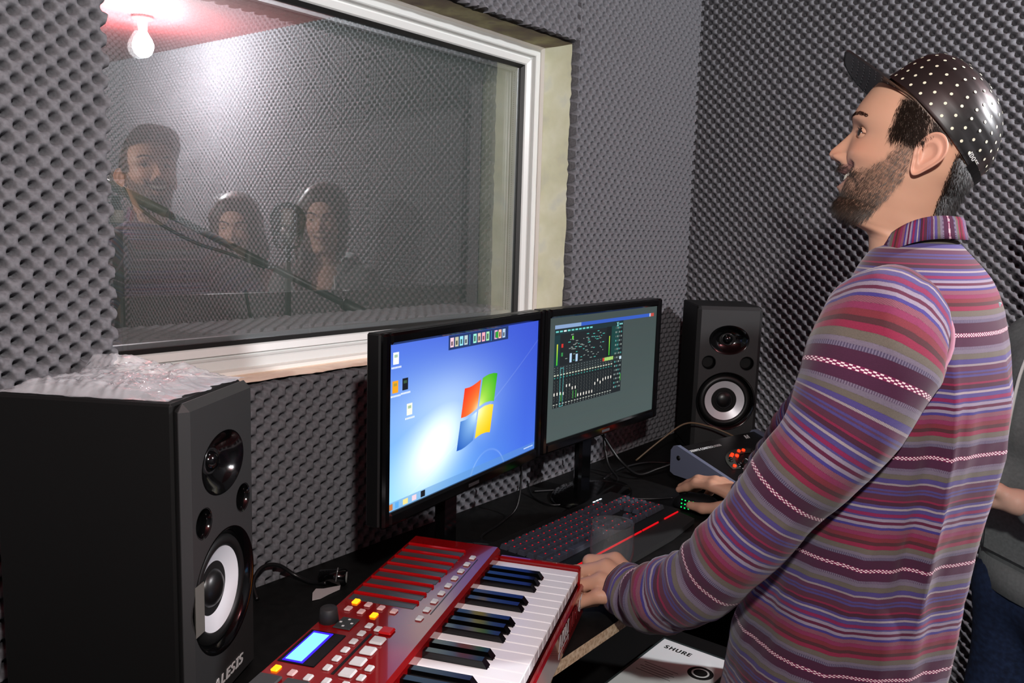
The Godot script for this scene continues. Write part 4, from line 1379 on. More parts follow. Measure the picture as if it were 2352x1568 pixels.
	for k in 5:
		part("printed_line", box_mesh(Vector3(0.0018, 0.0003, 0.07 - 0.012 * (k % 2)), 0.0, Vector3(0.020 - k * 0.008, 0.0238, -0.025)), mat("ink_pale", Color(0.55, 0.57, 0.57), 0.8), ms)
	var seal := part("round_seal", lathe([[0.0, 0.0006], [0.023, 0.0006], [0.024, 0.0], [0.0, 0.0]], 32), ink, ms, Transform3D(Basis(), Vector3(0.050, 0.0236, 0.040)))
	part("seal_ring", lathe([[0.013, 0.0008], [0.0165, 0.0008], [0.0165, 0.0005], [0.013, 0.0005]], 32), mat("sheet_white", Color(0.88, 0.90, 0.90), 0.7), seal)

func bag_mesh() -> ArrayMesh:
	# creased film: ridged noise over the cabinet top with folds running across
	var st := st_new(true)
	var fn := FastNoiseLite.new()
	fn.seed = 77
	fn.frequency = 1.6
	fn.fractal_octaves = 2
	var fl := FastNoiseLite.new()
	fl.seed = 12
	fl.frequency = 1.3
	var out_n := FastNoiseLite.new()
	out_n.seed = 4
	out_n.frequency = 1.7
	var nx := 60
	var nz := 90
	for layer in 2:
		var rings := []
		for j in nz + 1:
			var r := PackedVector3Array()
			for i in nx + 1:
				var u := -1.0 + 2.0 * i / nx
				var v := float(j) / nz
				var x := u * (0.086 + 0.008 * out_n.get_noise_1d(v * 2.0 + layer * 9.0)) + 0.004
				var z := lerpf(-0.024, -0.246, v) + 0.016 * out_n.get_noise_2d(u, 5.0) + (0.02 * maxf(0.0, u - 0.3) if j == 0 else 0.0)
				var edge := minf(minf(1.0 - absf(u), v), 1.0 - v)
				var lift := smoothstep(0.0, 0.25, edge)
				var y := 0.0015 + lift * (0.007 + 0.006 * fl.get_noise_2d(u, v * 1.5 + layer * 3.0) + 0.016 * (1.0 - absf(fn.get_noise_2d(u * 0.9 + layer * 4.0 + v, v * 5.5))) * (0.5 + 0.5 * fl.get_noise_2d(u * 2.0, v * 2.0 + 7.0))) * (1.0 if layer == 0 else 0.5)
				y += 0.022 * smoothstep(0.55, 1.0, u) * smoothstep(0.35, 0.7, v) * (1.0 - smoothstep(0.9, 1.0, v))
				r.append(Vector3(x, maxf(y, 0.0008 + layer * 0.0), z))
			rings.append(r)
		skin(st, rings, false)
	return done(st)
# ---------------------------------------------------------------- people
# head slices: height u, front f, back b, half width w (metres, from the middle of the head; z = forwards)
const HEAD := [
	[0.128, 0.020, -0.030, 0.012], [0.122, 0.042, -0.056, 0.040], [0.110, 0.062, -0.076, 0.056], [0.092, 0.080, -0.088, 0.067], [0.072, 0.0915, -0.093, 0.0725],
	[0.058, 0.0965, -0.095, 0.0745], [0.048, 0.1000, -0.0955, 0.0755], [0.034, 0.1030, -0.0955, 0.076], [0.025, 0.1025, -0.095, 0.0755], [0.016, 0.0990, -0.094, 0.0745], [0.008, 0.0955, -0.093, 0.0735],
	[-0.004, 0.0940, -0.0905, 0.0720], [-0.014, 0.0940, -0.088, 0.0705], [-0.025, 0.0945, -0.085, 0.0685], [-0.033, 0.0950, -0.083, 0.0672], [-0.040, 0.0960, -0.081, 0.0660], [-0.046, 0.0968, -0.0800, 0.0645],
	[-0.050, 0.0970, -0.0795, 0.0632], [-0.055, 0.0955, -0.079, 0.0618], [-0.060, 0.0925, -0.0785, 0.0605], [-0.066, 0.0900, -0.0785, 0.0590], [-0.072, 0.0878, -0.0785, 0.0575], [-0.077, 0.0868, -0.079, 0.0560],
	[-0.082, 0.0845, -0.0795, 0.0545], [-0.087, 0.0818, -0.0805, 0.0530], [-0.093, 0.0850, -0.082, 0.0515], [-0.101, 0.0872, -0.0845, 0.0495], [-0.108, 0.0862, -0.0865, 0.0475], [-0.115, 0.0805, -0.0885, 0.0460], [-0.120, 0.0690, -0.090, 0.0460],
	[-0.1235, 0.0500, -0.0915, 0.0475], [-0.127, 0.0290, -0.093, 0.0500], [-0.134, 0.0215, -0.094, 0.0515], [-0.150, 0.0160, -0.097, 0.0520], [-0.170, 0.0100, -0.102, 0.0530], [-0.200, 0.0020, -0.110, 0.0550]]
const NOSE := [[0.014, 0.0, 0.006], [0.006, 0.0035, 0.0062], [-0.004, 0.0100, 0.0068], [-0.014, 0.0160, 0.0078], [-0.0245, 0.0222, 0.0092], [-0.0310, 0.0232, 0.0105], [-0.0360, 0.0195, 0.0115], [-0.0390, 0.0105, 0.0110], [-0.0415, 0.0030, 0.0100], [-0.045, 0.0, 0.010]]

func head_point(th: float, u: float, k: Dictionary) -> Vector3:
	var ff := lerp_table(HEAD, u, 1)
	var bb := lerp_table(HEAD, u, 2)
	var w := lerp_table(HEAD, u, 3)
	if not k.get("beard", false) and u < -0.08 and u > -0.13:
		ff -= 0.009 * smoothstep(-0.08, -0.10, u)
	w *= k.get("wide", 1.0)
	var fc := lerpf(-0.006, -0.03, smoothstep(-0.09, -0.14, u))
	var c := cos(th)
	var s := sin(th)
	var n := 2.25 - 0.42 * smoothstep(-0.02, -0.045, u) * smoothstep(-0.115, -0.085, u)
	if u < -0.115:
		n = 2.05
	var x := w * signf(s) * pow(absf(s), 2.0 / n)
	var z := fc + (ff - fc if c > 0 else fc - bb) * signf(c) * pow(absf(c), 2.0 / n)
	if c > 0.0:
		var fr := smoothstep(0.0, 0.5, c)
		var ax := absf(x)
		# nose with wings
		var nh := lerp_table(NOSE, u, 1)
		var nw := lerp_table(NOSE, u, 2)
		z += nh * exp(-pow(ax / nw, 2.4) * 0.7)
		z += 0.0085 * exp(-pow((ax - 0.0135) / 0.0048, 2.0) - pow((u + 0.0325) / 0.0062, 2.0))
		z -= 0.006 * exp(-pow((ax - 0.0085) / 0.0035, 2.0) - pow((u + 0.0405) / 0.0022, 2.0))
		# eye sockets, brow, cheek
		z -= 0.0125 * exp(-pow((ax - 0.031) / 0.0150, 2.0) - pow((u - 0.0085) / 0.0095, 2.0)) * fr
		z += 0.0030 * exp(-pow((ax - 0.030) / 0.018, 2.0) - pow((u - 0.027) / 0.006, 2.0)) * fr
		var ck := exp(-pow((ax - 0.044) / 0.017, 2.0) - pow((u + 0.026) / 0.016, 2.0)) * fr
		z += 0.0045 * ck
		x += signf(x) * 0.0025 * ck
		# smile fold from the nose wing to the mouth corner
		var fx := lerpf(0.020, 0.036, clampf((-0.028 - u) / 0.036, 0.0, 1.0))
		if u < -0.026 and u > -0.075:
			z -= 0.0035 * exp(-pow((ax - fx) / 0.0034, 2.0)) * fr
		# open mouth
		var mu := -0.0635 + 0.55 * ax * ax / 0.03
		var mh := 0.0085 * sqrt(maxf(0.0, 1.0 - pow(ax / 0.039, 2.5))) if k.get("smile", true) else 0.0018
		if mh > 0.0:
			x *= 1.0 - 0.13 * smoothstep(mh + 0.0014, mh - 0.0020, absf(u - mu)) * smoothstep(0.040, 0.034, ax) * smoothstep(0.008, 0.02, ax)
			z -= 0.0165 * smoothstep(mh + 0.0014, mh - 0.0020, absf(u - mu)) * smoothstep(0.040, 0.034, ax)
		# lips
		z += 0.0030 * exp(-pow((u - mu - mh - 0.0032) / 0.0036, 2.0) - pow(ax / 0.020, 2.0))
		z += 0.0038 * exp(-pow((u - mu + mh + 0.0040) / 0.0042, 2.0) - pow(ax / 0.018, 2.0))
	if k.get("beard", false) and u > 0.0:
		# the skull stays inside the cap
		var dz := z + 0.005
		var dy := u - 0.034
		var e1 := dz * 0.825 + dy * 0.565
		var e2 := -dz * 0.565 + dy * 0.825
		if e2 > -0.006:
			var lim := 0.955 * sqrt(maxf(0.0, 1.0 - pow(maxf(e2, 0.0) / 0.090, 2.0)))
			var rr := sqrt(pow(x / 0.083, 2.0) + pow(e1 / 0.101, 2.0))
			if rr > lim:
				var sc := lerpf(1.0, lim / rr, smoothstep(-0.006, 0.006, e2))
				x *= sc
				e1 *= sc
			e2 = minf(e2, 0.086)
			return Vector3(x, 0.034 + e1 * 0.565 + e2 * 0.825, -0.005 + e1 * 0.825 - e2 * 0.565)
	return Vector3(x, u, z)

func beard_at(p: Vector3) -> float:
	# 0..1 share of beard at a point of the head
	var ax := absf(p.x)
	var top := lerp_table([[0.12, -0.0385], [0.090, -0.0400], [0.070, -0.0445], [0.050, -0.0360], [0.036, -0.022], [0.026, 0.000], [0.012, 0.040], [0.0, 0.045]], p.z, 1)
	var low := lerp_table([[0.12, -0.126], [0.050, -0.126], [0.030, -0.110], [0.015, -0.078], [0.004, -0.052], [-0.002, -0.03], [-0.006, 0.02]], p.z, 1)
	if p.z < 0.002:
		return 0.0
	var m := smoothstep(top + 0.003, top - 0.007, p.y) * smoothstep(low - 0.004, low + 0.006, p.y)
	if p.z > 0.080 and p.y > -0.083 and p.y < -0.0515 and ax < 0.026:
		m *= 0.15
	if p.y > -0.0395:
		m *= smoothstep(0.065, 0.045, p.z)
	return m

func hair_at(p: Vector3) -> float:
	var a := smoothstep(0.046, 0.036, p.z) * smoothstep(-0.002, 0.012, p.y) * smoothstep(-0.012, 0.004, p.z)
	var b := smoothstep(-0.048, -0.058, p.z) * smoothstep(-0.088, -0.066, p.y)
	var c := smoothstep(-0.004, -0.012, p.z) * smoothstep(0.016, 0.026, p.y)
	return maxf(a, maxf(b, c))

func head_to(st: SurfaceTool, xf: Transform3D, k: Dictionary, seg := 120, row := 0.0026) -> void:
	var skin_c: Color = k.skin
	var hair_c: Color = k.hair
	var fn := FastNoiseLite.new()
	fn.seed = 5
	fn.frequency = 260.0
	var fb := FastNoiseLite.new()
	fb.seed = 9
	fb.frequency = 30.0
	var lo: float = k.get("low", -0.20)
	var n := int((0.128 - lo) / row)
	var pts := []
	var cols := []
	for i in n + 1:
		var u := lerpf(0.128, lo, float(i) / n)
		var r := PackedVector3Array()
		var cr := PackedColorArray()
		for j in seg:
			var t := TAU * j / seg - PI
			var p := head_point(t - 0.62 * sin(t), u, k)
			r.append(xf * p)
			var ax := absf(p.x)
			var v := 1.0 + 0.05 * fb.get_noise_3dv(p)
			var c := Color(skin_c.r * v, skin_c.g * v, skin_c.b * v)
			# blood-red tones of cheek, nose and ear side
			var fl := exp(-pow((ax - 0.045) / 0.02, 2.0) - pow((u + 0.015) / 0.018, 2.0)) if p.z > 0.0 else 0.0
			fl = maxf(fl, exp(-pow(ax / 0.014, 2.0) - pow((u + 0.03) / 0.012, 2.0)) if p.z > 0.09 else 0.0)
			c = c.lerp(Color(skin_c.r * 0.98, skin_c.g * 0.74, skin_c.b * 0.70), 0.45 * fl)
			if p.z > 0.04:
				var mu := -0.0635 + 0.55 * ax * ax / 0.03
				var mh := 0.0085 * sqrt(maxf(0.0, 1.0 - pow(ax / 0.039, 2.5))) if k.get("smile", true) else 0.0018
				var inm := smoothstep(mh + 0.0005, mh - 0.0015, absf(u - mu)) * smoothstep(0.039, 0.036, ax)
				var lip := smoothstep(mh + 0.0062, mh + 0.0040, absf(u - mu)) * smoothstep(0.040, 0.034, ax)
				c = c.lerp(Color(0.36, 0.15, 0.14) if u < mu else Color(0.27, 0.12, 0.12), 0.7 * lip)
				c = c.lerp(Color(0.06, 0.012, 0.012), inm)
				if k.get("smile", true) and u > -0.044 and u < -0.0385 and ax > 0.0045 and ax < 0.0125 and p.z > 0.095:
					c = Color(0.08, 0.03, 0.025)
			if k.get("beard", false):
				var hr := hair_at(p)
				var m := maxf(beard_at(p) * (0.58 + 0.38 * smoothstep(-0.075, -0.10, u)), hr * 0.97)
				m *= clampf(0.9 + (1.1 - 0.85 * hr) * fn.get_noise_3dv(p), 0.35, 1.1)
				c = c.lerp(hair_c, clampf(m, 0.0, 1.0))
			cr.append(c)
		pts.append(r)
		cols.append(cr)
	for i in n:
		for j in seg:
			var q := (j + 1) % seg
			for e in [[i, j], [i, q], [i + 1, q], [i, j], [i + 1, q], [i + 1, j]]:
				st.set_color(cols[e[0]][e[1]])
				st.add_vertex(pts[e[0]][e[1]])
	st.set_color(skin_c)
	var top := xf * Vector3(0, 0.13, -0.005)
	for j in seg:
		st.add_vertex(top); st.add_vertex(pts[0][(j + 1) % seg]); st.add_vertex(pts[0][j])

# ear as a shallow shell: outline in (z, y), side = +1 left ear
func ear_to(st: SurfaceTool, xf: Transform3D, side: float, c0: Color) -> void:
	var line := [Vector2(0.002, -0.012), Vector2(0.004, 0.002), Vector2(-0.001, 0.013), Vector2(-0.008, 0.022), Vector2(-0.017, 0.0265), Vector2(-0.027, 0.0245), Vector2(-0.035, 0.016), Vector2(-0.0385, 0.004), Vector2(-0.0365, -0.008), Vector2(-0.030, -0.018), Vector2(-0.022, -0.0265), Vector2(-0.013, -0.035), Vector2(-0.0065, -0.0365), Vector2(-0.002, -0.031), Vector2(0.000, -0.022)]
	var ctr := Vector2(-0.0145, -0.004)
	var m := line.size()
	var smooth := []
	for i in m:
		for k in 4:
			smooth.append(line[i].cubic_interpolate(line[(i + 1) % m], line[(i - 1 + m) % m], line[(i + 2) % m], k / 4.0))
	m = smooth.size()
	var prof := [[0.0, 0.004], [0.22, 0.0035], [0.36, 0.005], [0.48, 0.0105], [0.58, 0.0125], [0.68, 0.0100], [0.78, 0.0105], [0.88, 0.0155], [0.95, 0.0165], [1.0, 0.0135], [0.99, 0.0085], [0.9, 0.0035], [0.72, -0.002]]
	var rings := []
	for pr in prof:
		var r := PackedVector3Array()
		for v in smooth:
			var q: Vector2 = ctr + (v - ctr) * pr[0]
			var backness := clampf((0.004 - q.x) / 0.042, 0.0, 1.0)
			var lobe := smoothstep(-0.018, -0.030, q.y)
			var h: float = pr[1]
			h = lerpf(h, 0.007, lobe * 0.7) if pr[0] < 0.93 and h > 0.003 else h
			var x := 0.0655 + h * (0.45 + 0.55 * backness) + 0.013 * backness
			# tragus
			x += 0.004 * exp(-pow((q.x + 0.002) / 0.004, 2.0) - pow((q.y + 0.006) / 0.006, 2.0))
			r.append(xf * Vector3(side * x, q.y, q.x))
		rings.append(r)
	st.set_color(c0)
	skin(st, rings)

func eyes_to(root: Node3D, xf: Transform3D, irisc: Color) -> void:
	var white := mat("eye_white", Color(0.80, 0.78, 0.76), 0.15)
	for s: float in [-1.0, 1.0]:
		var e := xf * Vector3(s * 0.0315, 0.0075, 0.0735)
		var st := st_new(true)
		lathe_to(st, [[0.0, 0.0118], [0.0050, 0.0107], [0.0084, 0.0083], [0.0107, 0.0050], [0.0118, 0.0], [0.0107, -0.0050], [0.0084, -0.0083], [0.0, -0.0118]], 20, Transform3D(Basis(), Vector3.ZERO))
		var eye := part("eye", done(st), white, root, Transform3D(Basis(), e - root.position))
		var gaze := (xf.basis * Vector3(0.42, 0.02, 1.0)).normalized()
		var up := Vector3.UP
		var bx := up.cross(gaze).normalized()
		var gb := Basis(bx, gaze, bx.cross(gaze))
		part("iris", lathe([[0.0062, 0.0101], [0.0045, 0.0112], [0.0, 0.0121]], 18), mat("iris_brown", irisc, 0.08), eye, Transform3D(gb, Vector3.ZERO))
		part("pupil", lathe([[0.0027, 0.0118], [0.0, 0.0123]], 14), M.rubber, eye, Transform3D(gb, Vector3.ZERO))

# upper and lower lids as thin curved bands, coloured like the skin
func lids_to(st: SurfaceTool, xf: Transform3D, c: Color, lash: Color) -> void:
	for s: float in [-1.0, 1.0]:
		var e := Vector3(s * 0.0315, 0.0075, 0.0735)
		for lid in [[0.24, 1.25, 1.0], [-0.24, -1.25, 0.9]]:
			var rings := []
			for i in 7:
				var t := float(i) / 6.0
				var r := PackedVector3Array()
				for j in 13:
					var a := lerpf(-1.75, 1.75, j / 12.0)
					var close := maxf(0.0, 1.0 - pow(absf(a) / 1.12, 2.0))
					var el: float = lerpf(lid[0] * close - 0.05 * absf(a), lid[1], t)
					var rad := 0.0128
					r.append(xf * (e + Vector3(sin(a) * cos(el), sin(el), cos(a) * cos(el)) * rad))
				rings.append(r)
			st.set_color(c)
			skin(st, rings, false)

func lashes_to(st: SurfaceTool, xf: Transform3D) -> void:
	for s: float in [-1.0, 1.0]:
		var e := Vector3(s * 0.0315, 0.0075, 0.0735)
		for j in 60:
			var a := lerpf(-1.15, 1.15, j / 59.0)
			var el := 0.24 * maxf(0.0, 1.0 - pow(absf(a) / 1.12, 2.0)) - 0.05 * absf(a)
			var n := Vector3(sin(a) * cos(el), sin(el), cos(a) * cos(el))
			hair_blade(st, xf, e + n * 0.0128, (n + Vector3(0, 0.5, 0)).normalized(), Vector3.UP, 0.0050, 0.0005)

func brows_to(st: SurfaceTool, xf: Transform3D, k: Dictionary) -> void:
	rng.seed = 40
	for s: float in [-1.0, 1.0]:
		for i in 420:
			var t := rng.randf()
			var x := lerpf(0.010, 0.052, t)
			var u := 0.0215 + 0.011 * sin(t * 2.3) + rng.randf_range(-0.0046, 0.0046) * (1.0 - 0.55 * t)
			# the slice angle that lands on x
			var th := asin(clampf(pow(x / 0.076, 1.125), 0.0, 1.0)) * s
			var p := head_point(th, u, k)
			var n := Vector3(p.x * 0.6, 0.1, p.z).normalized()
			var d := (Vector3(s * 0.8, 0.35 - 0.5 * t, -0.45)).normalized()
			hair_blade(st, xf, p + n * 0.0006, d, n, rng.randf_range(0.005, 0.008), 0.0005)

func hair_blade(st: SurfaceTool, xf: Transform3D, p: Vector3, d: Vector3, n: Vector3, l: float, w: float) -> void:
	var side := d.cross(n).normalized() * w
	var e := p + d * l + n * l * 0.22
	var v := rng.randf_range(0.6, 1.3)
	st.set_color(Color(v, v, v))
	st.add_vertex(xf * (p - side)); st.add_vertex(xf * (p + side)); st.add_vertex(xf * e)

func beard_mesh(xf: Transform3D, k: Dictionary) -> ArrayMesh:
	var st := st_new()
	rng.seed = 90
	var made := 0
	while made < 12000:
		var u := rng.randf_range(-0.126, 0.045)
		var th := rng.randf_range(-2.0, 2.0)
		var p := head_point(th, u, k)
		var m := beard_at(p)
		var wgt := 0.35 + 0.65 * smoothstep(-0.06, -0.10, u)
		if u > -0.056 and p.z > 0.068:
			wgt = 1.0
		if rng.randf() > m * wgt:
			made += 0 if rng.randf() < 0.9 else 1
			continue
		var p2 := head_point(th + 0.02, u, k)
		var p3 := head_point(th, u - 0.002, k)
		var n := (p2 - p).cross(p - p3).normalized()
		if n.dot(Vector3(p.x, 0, p.z + 0.02)) < 0:
			n = -n
		var d := Vector3(rng.randf_range(-0.3, 0.3), -1.0, rng.randf_range(-0.1, 0.5))
		d = (d - n * d.dot(n)).normalized()
		hair_blade(st, xf, p + n * 0.0003, (d + n * rng.randf_range(0.1, 0.5)).normalized(), n, rng.randf_range(0.004, 0.009) * (1.0 + 0.6 * smoothstep(-0.09, -0.12, u)), 0.00023)
		made += 1
	return done(st)

func short_hair_mesh(xf: Transform3D, k: Dictionary) -> ArrayMesh:
	var st := st_new()
	rng.seed = 91
	var made := 0
	var tries := 0
	while made < 10000 and tries < 140000:
		tries += 1
		var u := rng.randf_range(-0.085, 0.062)
		var th := rng.randf_range(1.0, PI) * (1.0 if rng.randf() < 0.75 else -1.0)
		var p := head_point(th, u, k)
		if rng.randf() > hair_at(p) or -(p.z + 0.005) * 0.565 + (p.y - 0.034) * 0.825 > 0.122 * p.x - 0.002:
			continue
		var n := Vector3(p.x, 0.0, p.z + 0.01).normalized()
		var d := Vector3(0, -0.9, -0.55 if p.z > -0.05 else 0.15) + Vector3(rng.randf_range(-0.2, 0.2), 0, rng.randf_range(-0.25, 0.25))
		d = (d - n * d.dot(n)).normalized()
		hair_blade(st, xf, p + n * 0.0004, (d + n * 0.22).normalized(), n, rng.randf_range(0.006, 0.011), 0.00034)
		made += 1
	return done(st)

func teeth_to(root: Node3D, xf: Transform3D) -> void:
	var ivory := mat("tooth", Color(0.88, 0.86, 0.80), 0.2)
	for i in 10:
		var a := (i - 4.5) * 0.225
		var p := Vector3(sin(a) * 0.0310, -0.0590 + 0.012 * sin(a) * sin(a), 0.0525 + cos(a) * 0.0310)
		var b := Basis(Vector3.UP, a)
		var st := st_new()
		cbox(st, Vector3.ZERO, Vector3(0.0055 + (0.0014 if i in [4, 5] else 0.0), 0.0095, 0.003), 0.0012)
		part("tooth", done(st), ivory, root, Transform3D(xf.basis * b, xf * p - root.position))

func stripes_picture() -> Image:
	# one repeat of the woven pattern, downwards from a row of crosses
	var H := 690
	var W := 192
	var img := Image.create(W, H, false, Image.FORMAT_RGB8)
	var mg := Color(0.60, 0.14, 0.34)
	var plum := Color(0.34, 0.15, 0.26)
	var blue := Color(0.36, 0.33, 0.60)
	var cream := Color(0.82, 0.79, 0.74)
	var olive := Color(0.50, 0.49, 0.39)
	var lilac := Color(0.57, 0.55, 0.58)
	var rows := [[0, 12, mg], [12, 62, plum], [62, 77, Color(0.42, 0.37, 0.44)], [77, 100, lilac], [100, 130, olive], [130, 157, blue], [157, 169, cream], [169, 195, Color(0.43, 0.22, 0.33)], [195, 207, blue], [207, 215, Color(0.42, 0.26, 0.36)], [215, 228, blue], [228, 258, Color(0.40, 0.20, 0.26)], [258, 270, Color(0.66, 0.16, 0.30)], [270, 292, Color(0.32, 0.16, 0.22)], [292, 307, blue], [307, 320, cream], [320, 342, blue], [342, 362, Color(0.66, 0.16, 0.36)], [362, 372, blue], [372, 390, Color(0.74, 0.72, 0.75)], [390, 407, Color(0.44, 0.13, 0.26)], [407, 425, Color(0.74, 0.72, 0.75)], [425, 440, Color(0.30, 0.27, 0.62)], [440, 465, Color(0.70, 0.42, 0.46)], [465, 490, Color(0.66, 0.22, 0.38)], [490, 515, Color(0.60, 0.21, 0.23)], [515, 535, Color(0.37, 0.19, 0.19)], [535, 560, Color(0.68, 0.17, 0.29)], [560, 590, olive], [590, 608, lilac], [608, 625, Color(0.35, 0.33, 0.42)], [625, 678, Color(0.32, 0.14, 0.24)], [678, 690, mg]]
	rng.seed = 3
	for r in rows:
		for y in range(r[0], r[1]):
			for x in W:
				var c: Color = r[2]
				var weave := 0.90 + 0.10 * float((x / 2 + y / 2) % 2) + rng.randf_range(-0.06, 0.06)
				if r[0] in [62, 608] and x % 4 < 2:
					c = c.lightened(0.35)
				if r[0] in [440, 157] and (x + y) % 6 < 2:
					c = c.darkened(0.25)
				# soft yarn edges
				var e := minf(y - r[0], r[1] - 1 - y)
				if e < 3 and rng.randf() < 0.25:
					c = c.darkened(0.15)
				c = c.lerp(Color(0.40, 0.30, 0.38), 0.18)
				img.set_pixel(x, y, Color(c.r * weave * 0.82, c.g * weave * 0.80, c.b * weave * 0.86))
	# white crosses and rings along the seam of the repeat
	var wht := Color(0.93, 0.86, 0.86)
	for k in 12:
		var cx := 8 + k * 16
		var spots := [[0, 0], [-5, -7], [5, -7], [-5, 7], [5, 7]] if k % 2 == 0 else [[0, -6], [0, 6], [-5, 0], [5, 0]]
		for s in spots:
			for dy in range(-3, 3):
				for dx in range(-2, 3):
					img.set_pixel(posmod(cx + s[0] + dx, W), posmod(s[1] + dy, H), wht)
	return img

# a ring of cloth: centre, half sizes along two axes, ripples
func cloth_ring(c: Vector3, ex: Vector3, ez: Vector3, seg: int, fold: Callable) -> PackedVector3Array:
	var r := PackedVector3Array()
	for j in seg:
		var a := TAU * j / seg
		var k: float = 1.0 + fold.call(a)
		var n := 2.35
		var ca := cos(a)
		var sa := sin(a)
		r.append(c + ex * (signf(ca) * pow(absf(ca), 2.0 / n) * k) + ez * (signf(sa) * pow(absf(sa), 2.0 / n) * k))
	return r

func sleeve_to(st: SurfaceTool, path: Array, seed_: int, v0: float, wrinkle := 1.0) -> void:
	# path rows: [centre, radius]
	var pts := []
	var rad := []
	for i in path.size():
		pts.append(path[i][0])
	var cp := curve(pts, 8)
	for i in path.size() - 1:
		for k in 8:
			rad.append(lerpf(path[i][1], path[i + 1][1], smoothstep(0.0, 1.0, k / 8.0)))
	rad.append(path[-1][1])
	var fn := FastNoiseLite.new()
	fn.seed = seed_
	fn.frequency = 1.0
	var seg := 56
	var rings := []
	var vs := []
	var l := v0
	var nrm := Vector3.ZERO
	for i in cp.size():
		var t: Vector3 = (cp[mini(i + 1, cp.size() - 1)] - cp[maxi(i - 1, 0)]).normalized()
		nrm = t.cross(Vector3(1, 0, 0)).normalized() if i == 0 else (nrm - t * nrm.dot(t)).normalized()
		var b := t.cross(nrm)
		if i > 0:
			l += cp[i].distance_to(cp[i - 1])
		var r := PackedVector3Array()
		var bend := smoothstep(0.45, 0.8, float(i) / cp.size()) * (1.0 - 0.5 * smoothstep(0.9, 1.0, float(i) / cp.size()))
		for j in seg:
			var a := TAU * j / seg
			var f := fn.get_noise_3d(cos(a) * 1.3, sin(a) * 1.3, l * 9.0) * 0.055
			# slanting creases near the elbow
			f += 0.075 * wrinkle * bend * sin(l * 150.0 + 2.2 * sin(a + 0.6)) * (0.55 + 0.45 * cos(a - 2.2))
			f += 0.030 * wrinkle * sin(l * 46.0 + 1.6 * cos(a))
			r.append(cp[i] + (nrm * cos(a) + b * sin(a)) * rad[i] * (1.0 + f))
		rings.append(r)
		vs.append(l / 0.170)
	var us := []
	for j in seg + 1:
		us.append(3.0 * j / seg)
	skin(st, rings, true, false, false, us, vs)
	# turned-in cuff
	var inner := PackedVector3Array()
	for v in rings[-1]:
		inner.append(v.lerp(cp[-1], 0.13) - (cp[-1] - cp[-2]).normalized() * 0.012)
	skin(st, [rings[-1], inner], true, false, false, us, [vs[-1], vs[-1] + 0.05])

# finger bones from a list of joints and radii
func chain(bones: Array, j: Array, r: Array) -> void:
	for i in j.size() - 1:
		bones.append([j[i], j[i + 1], r[i], r[i + 1]])

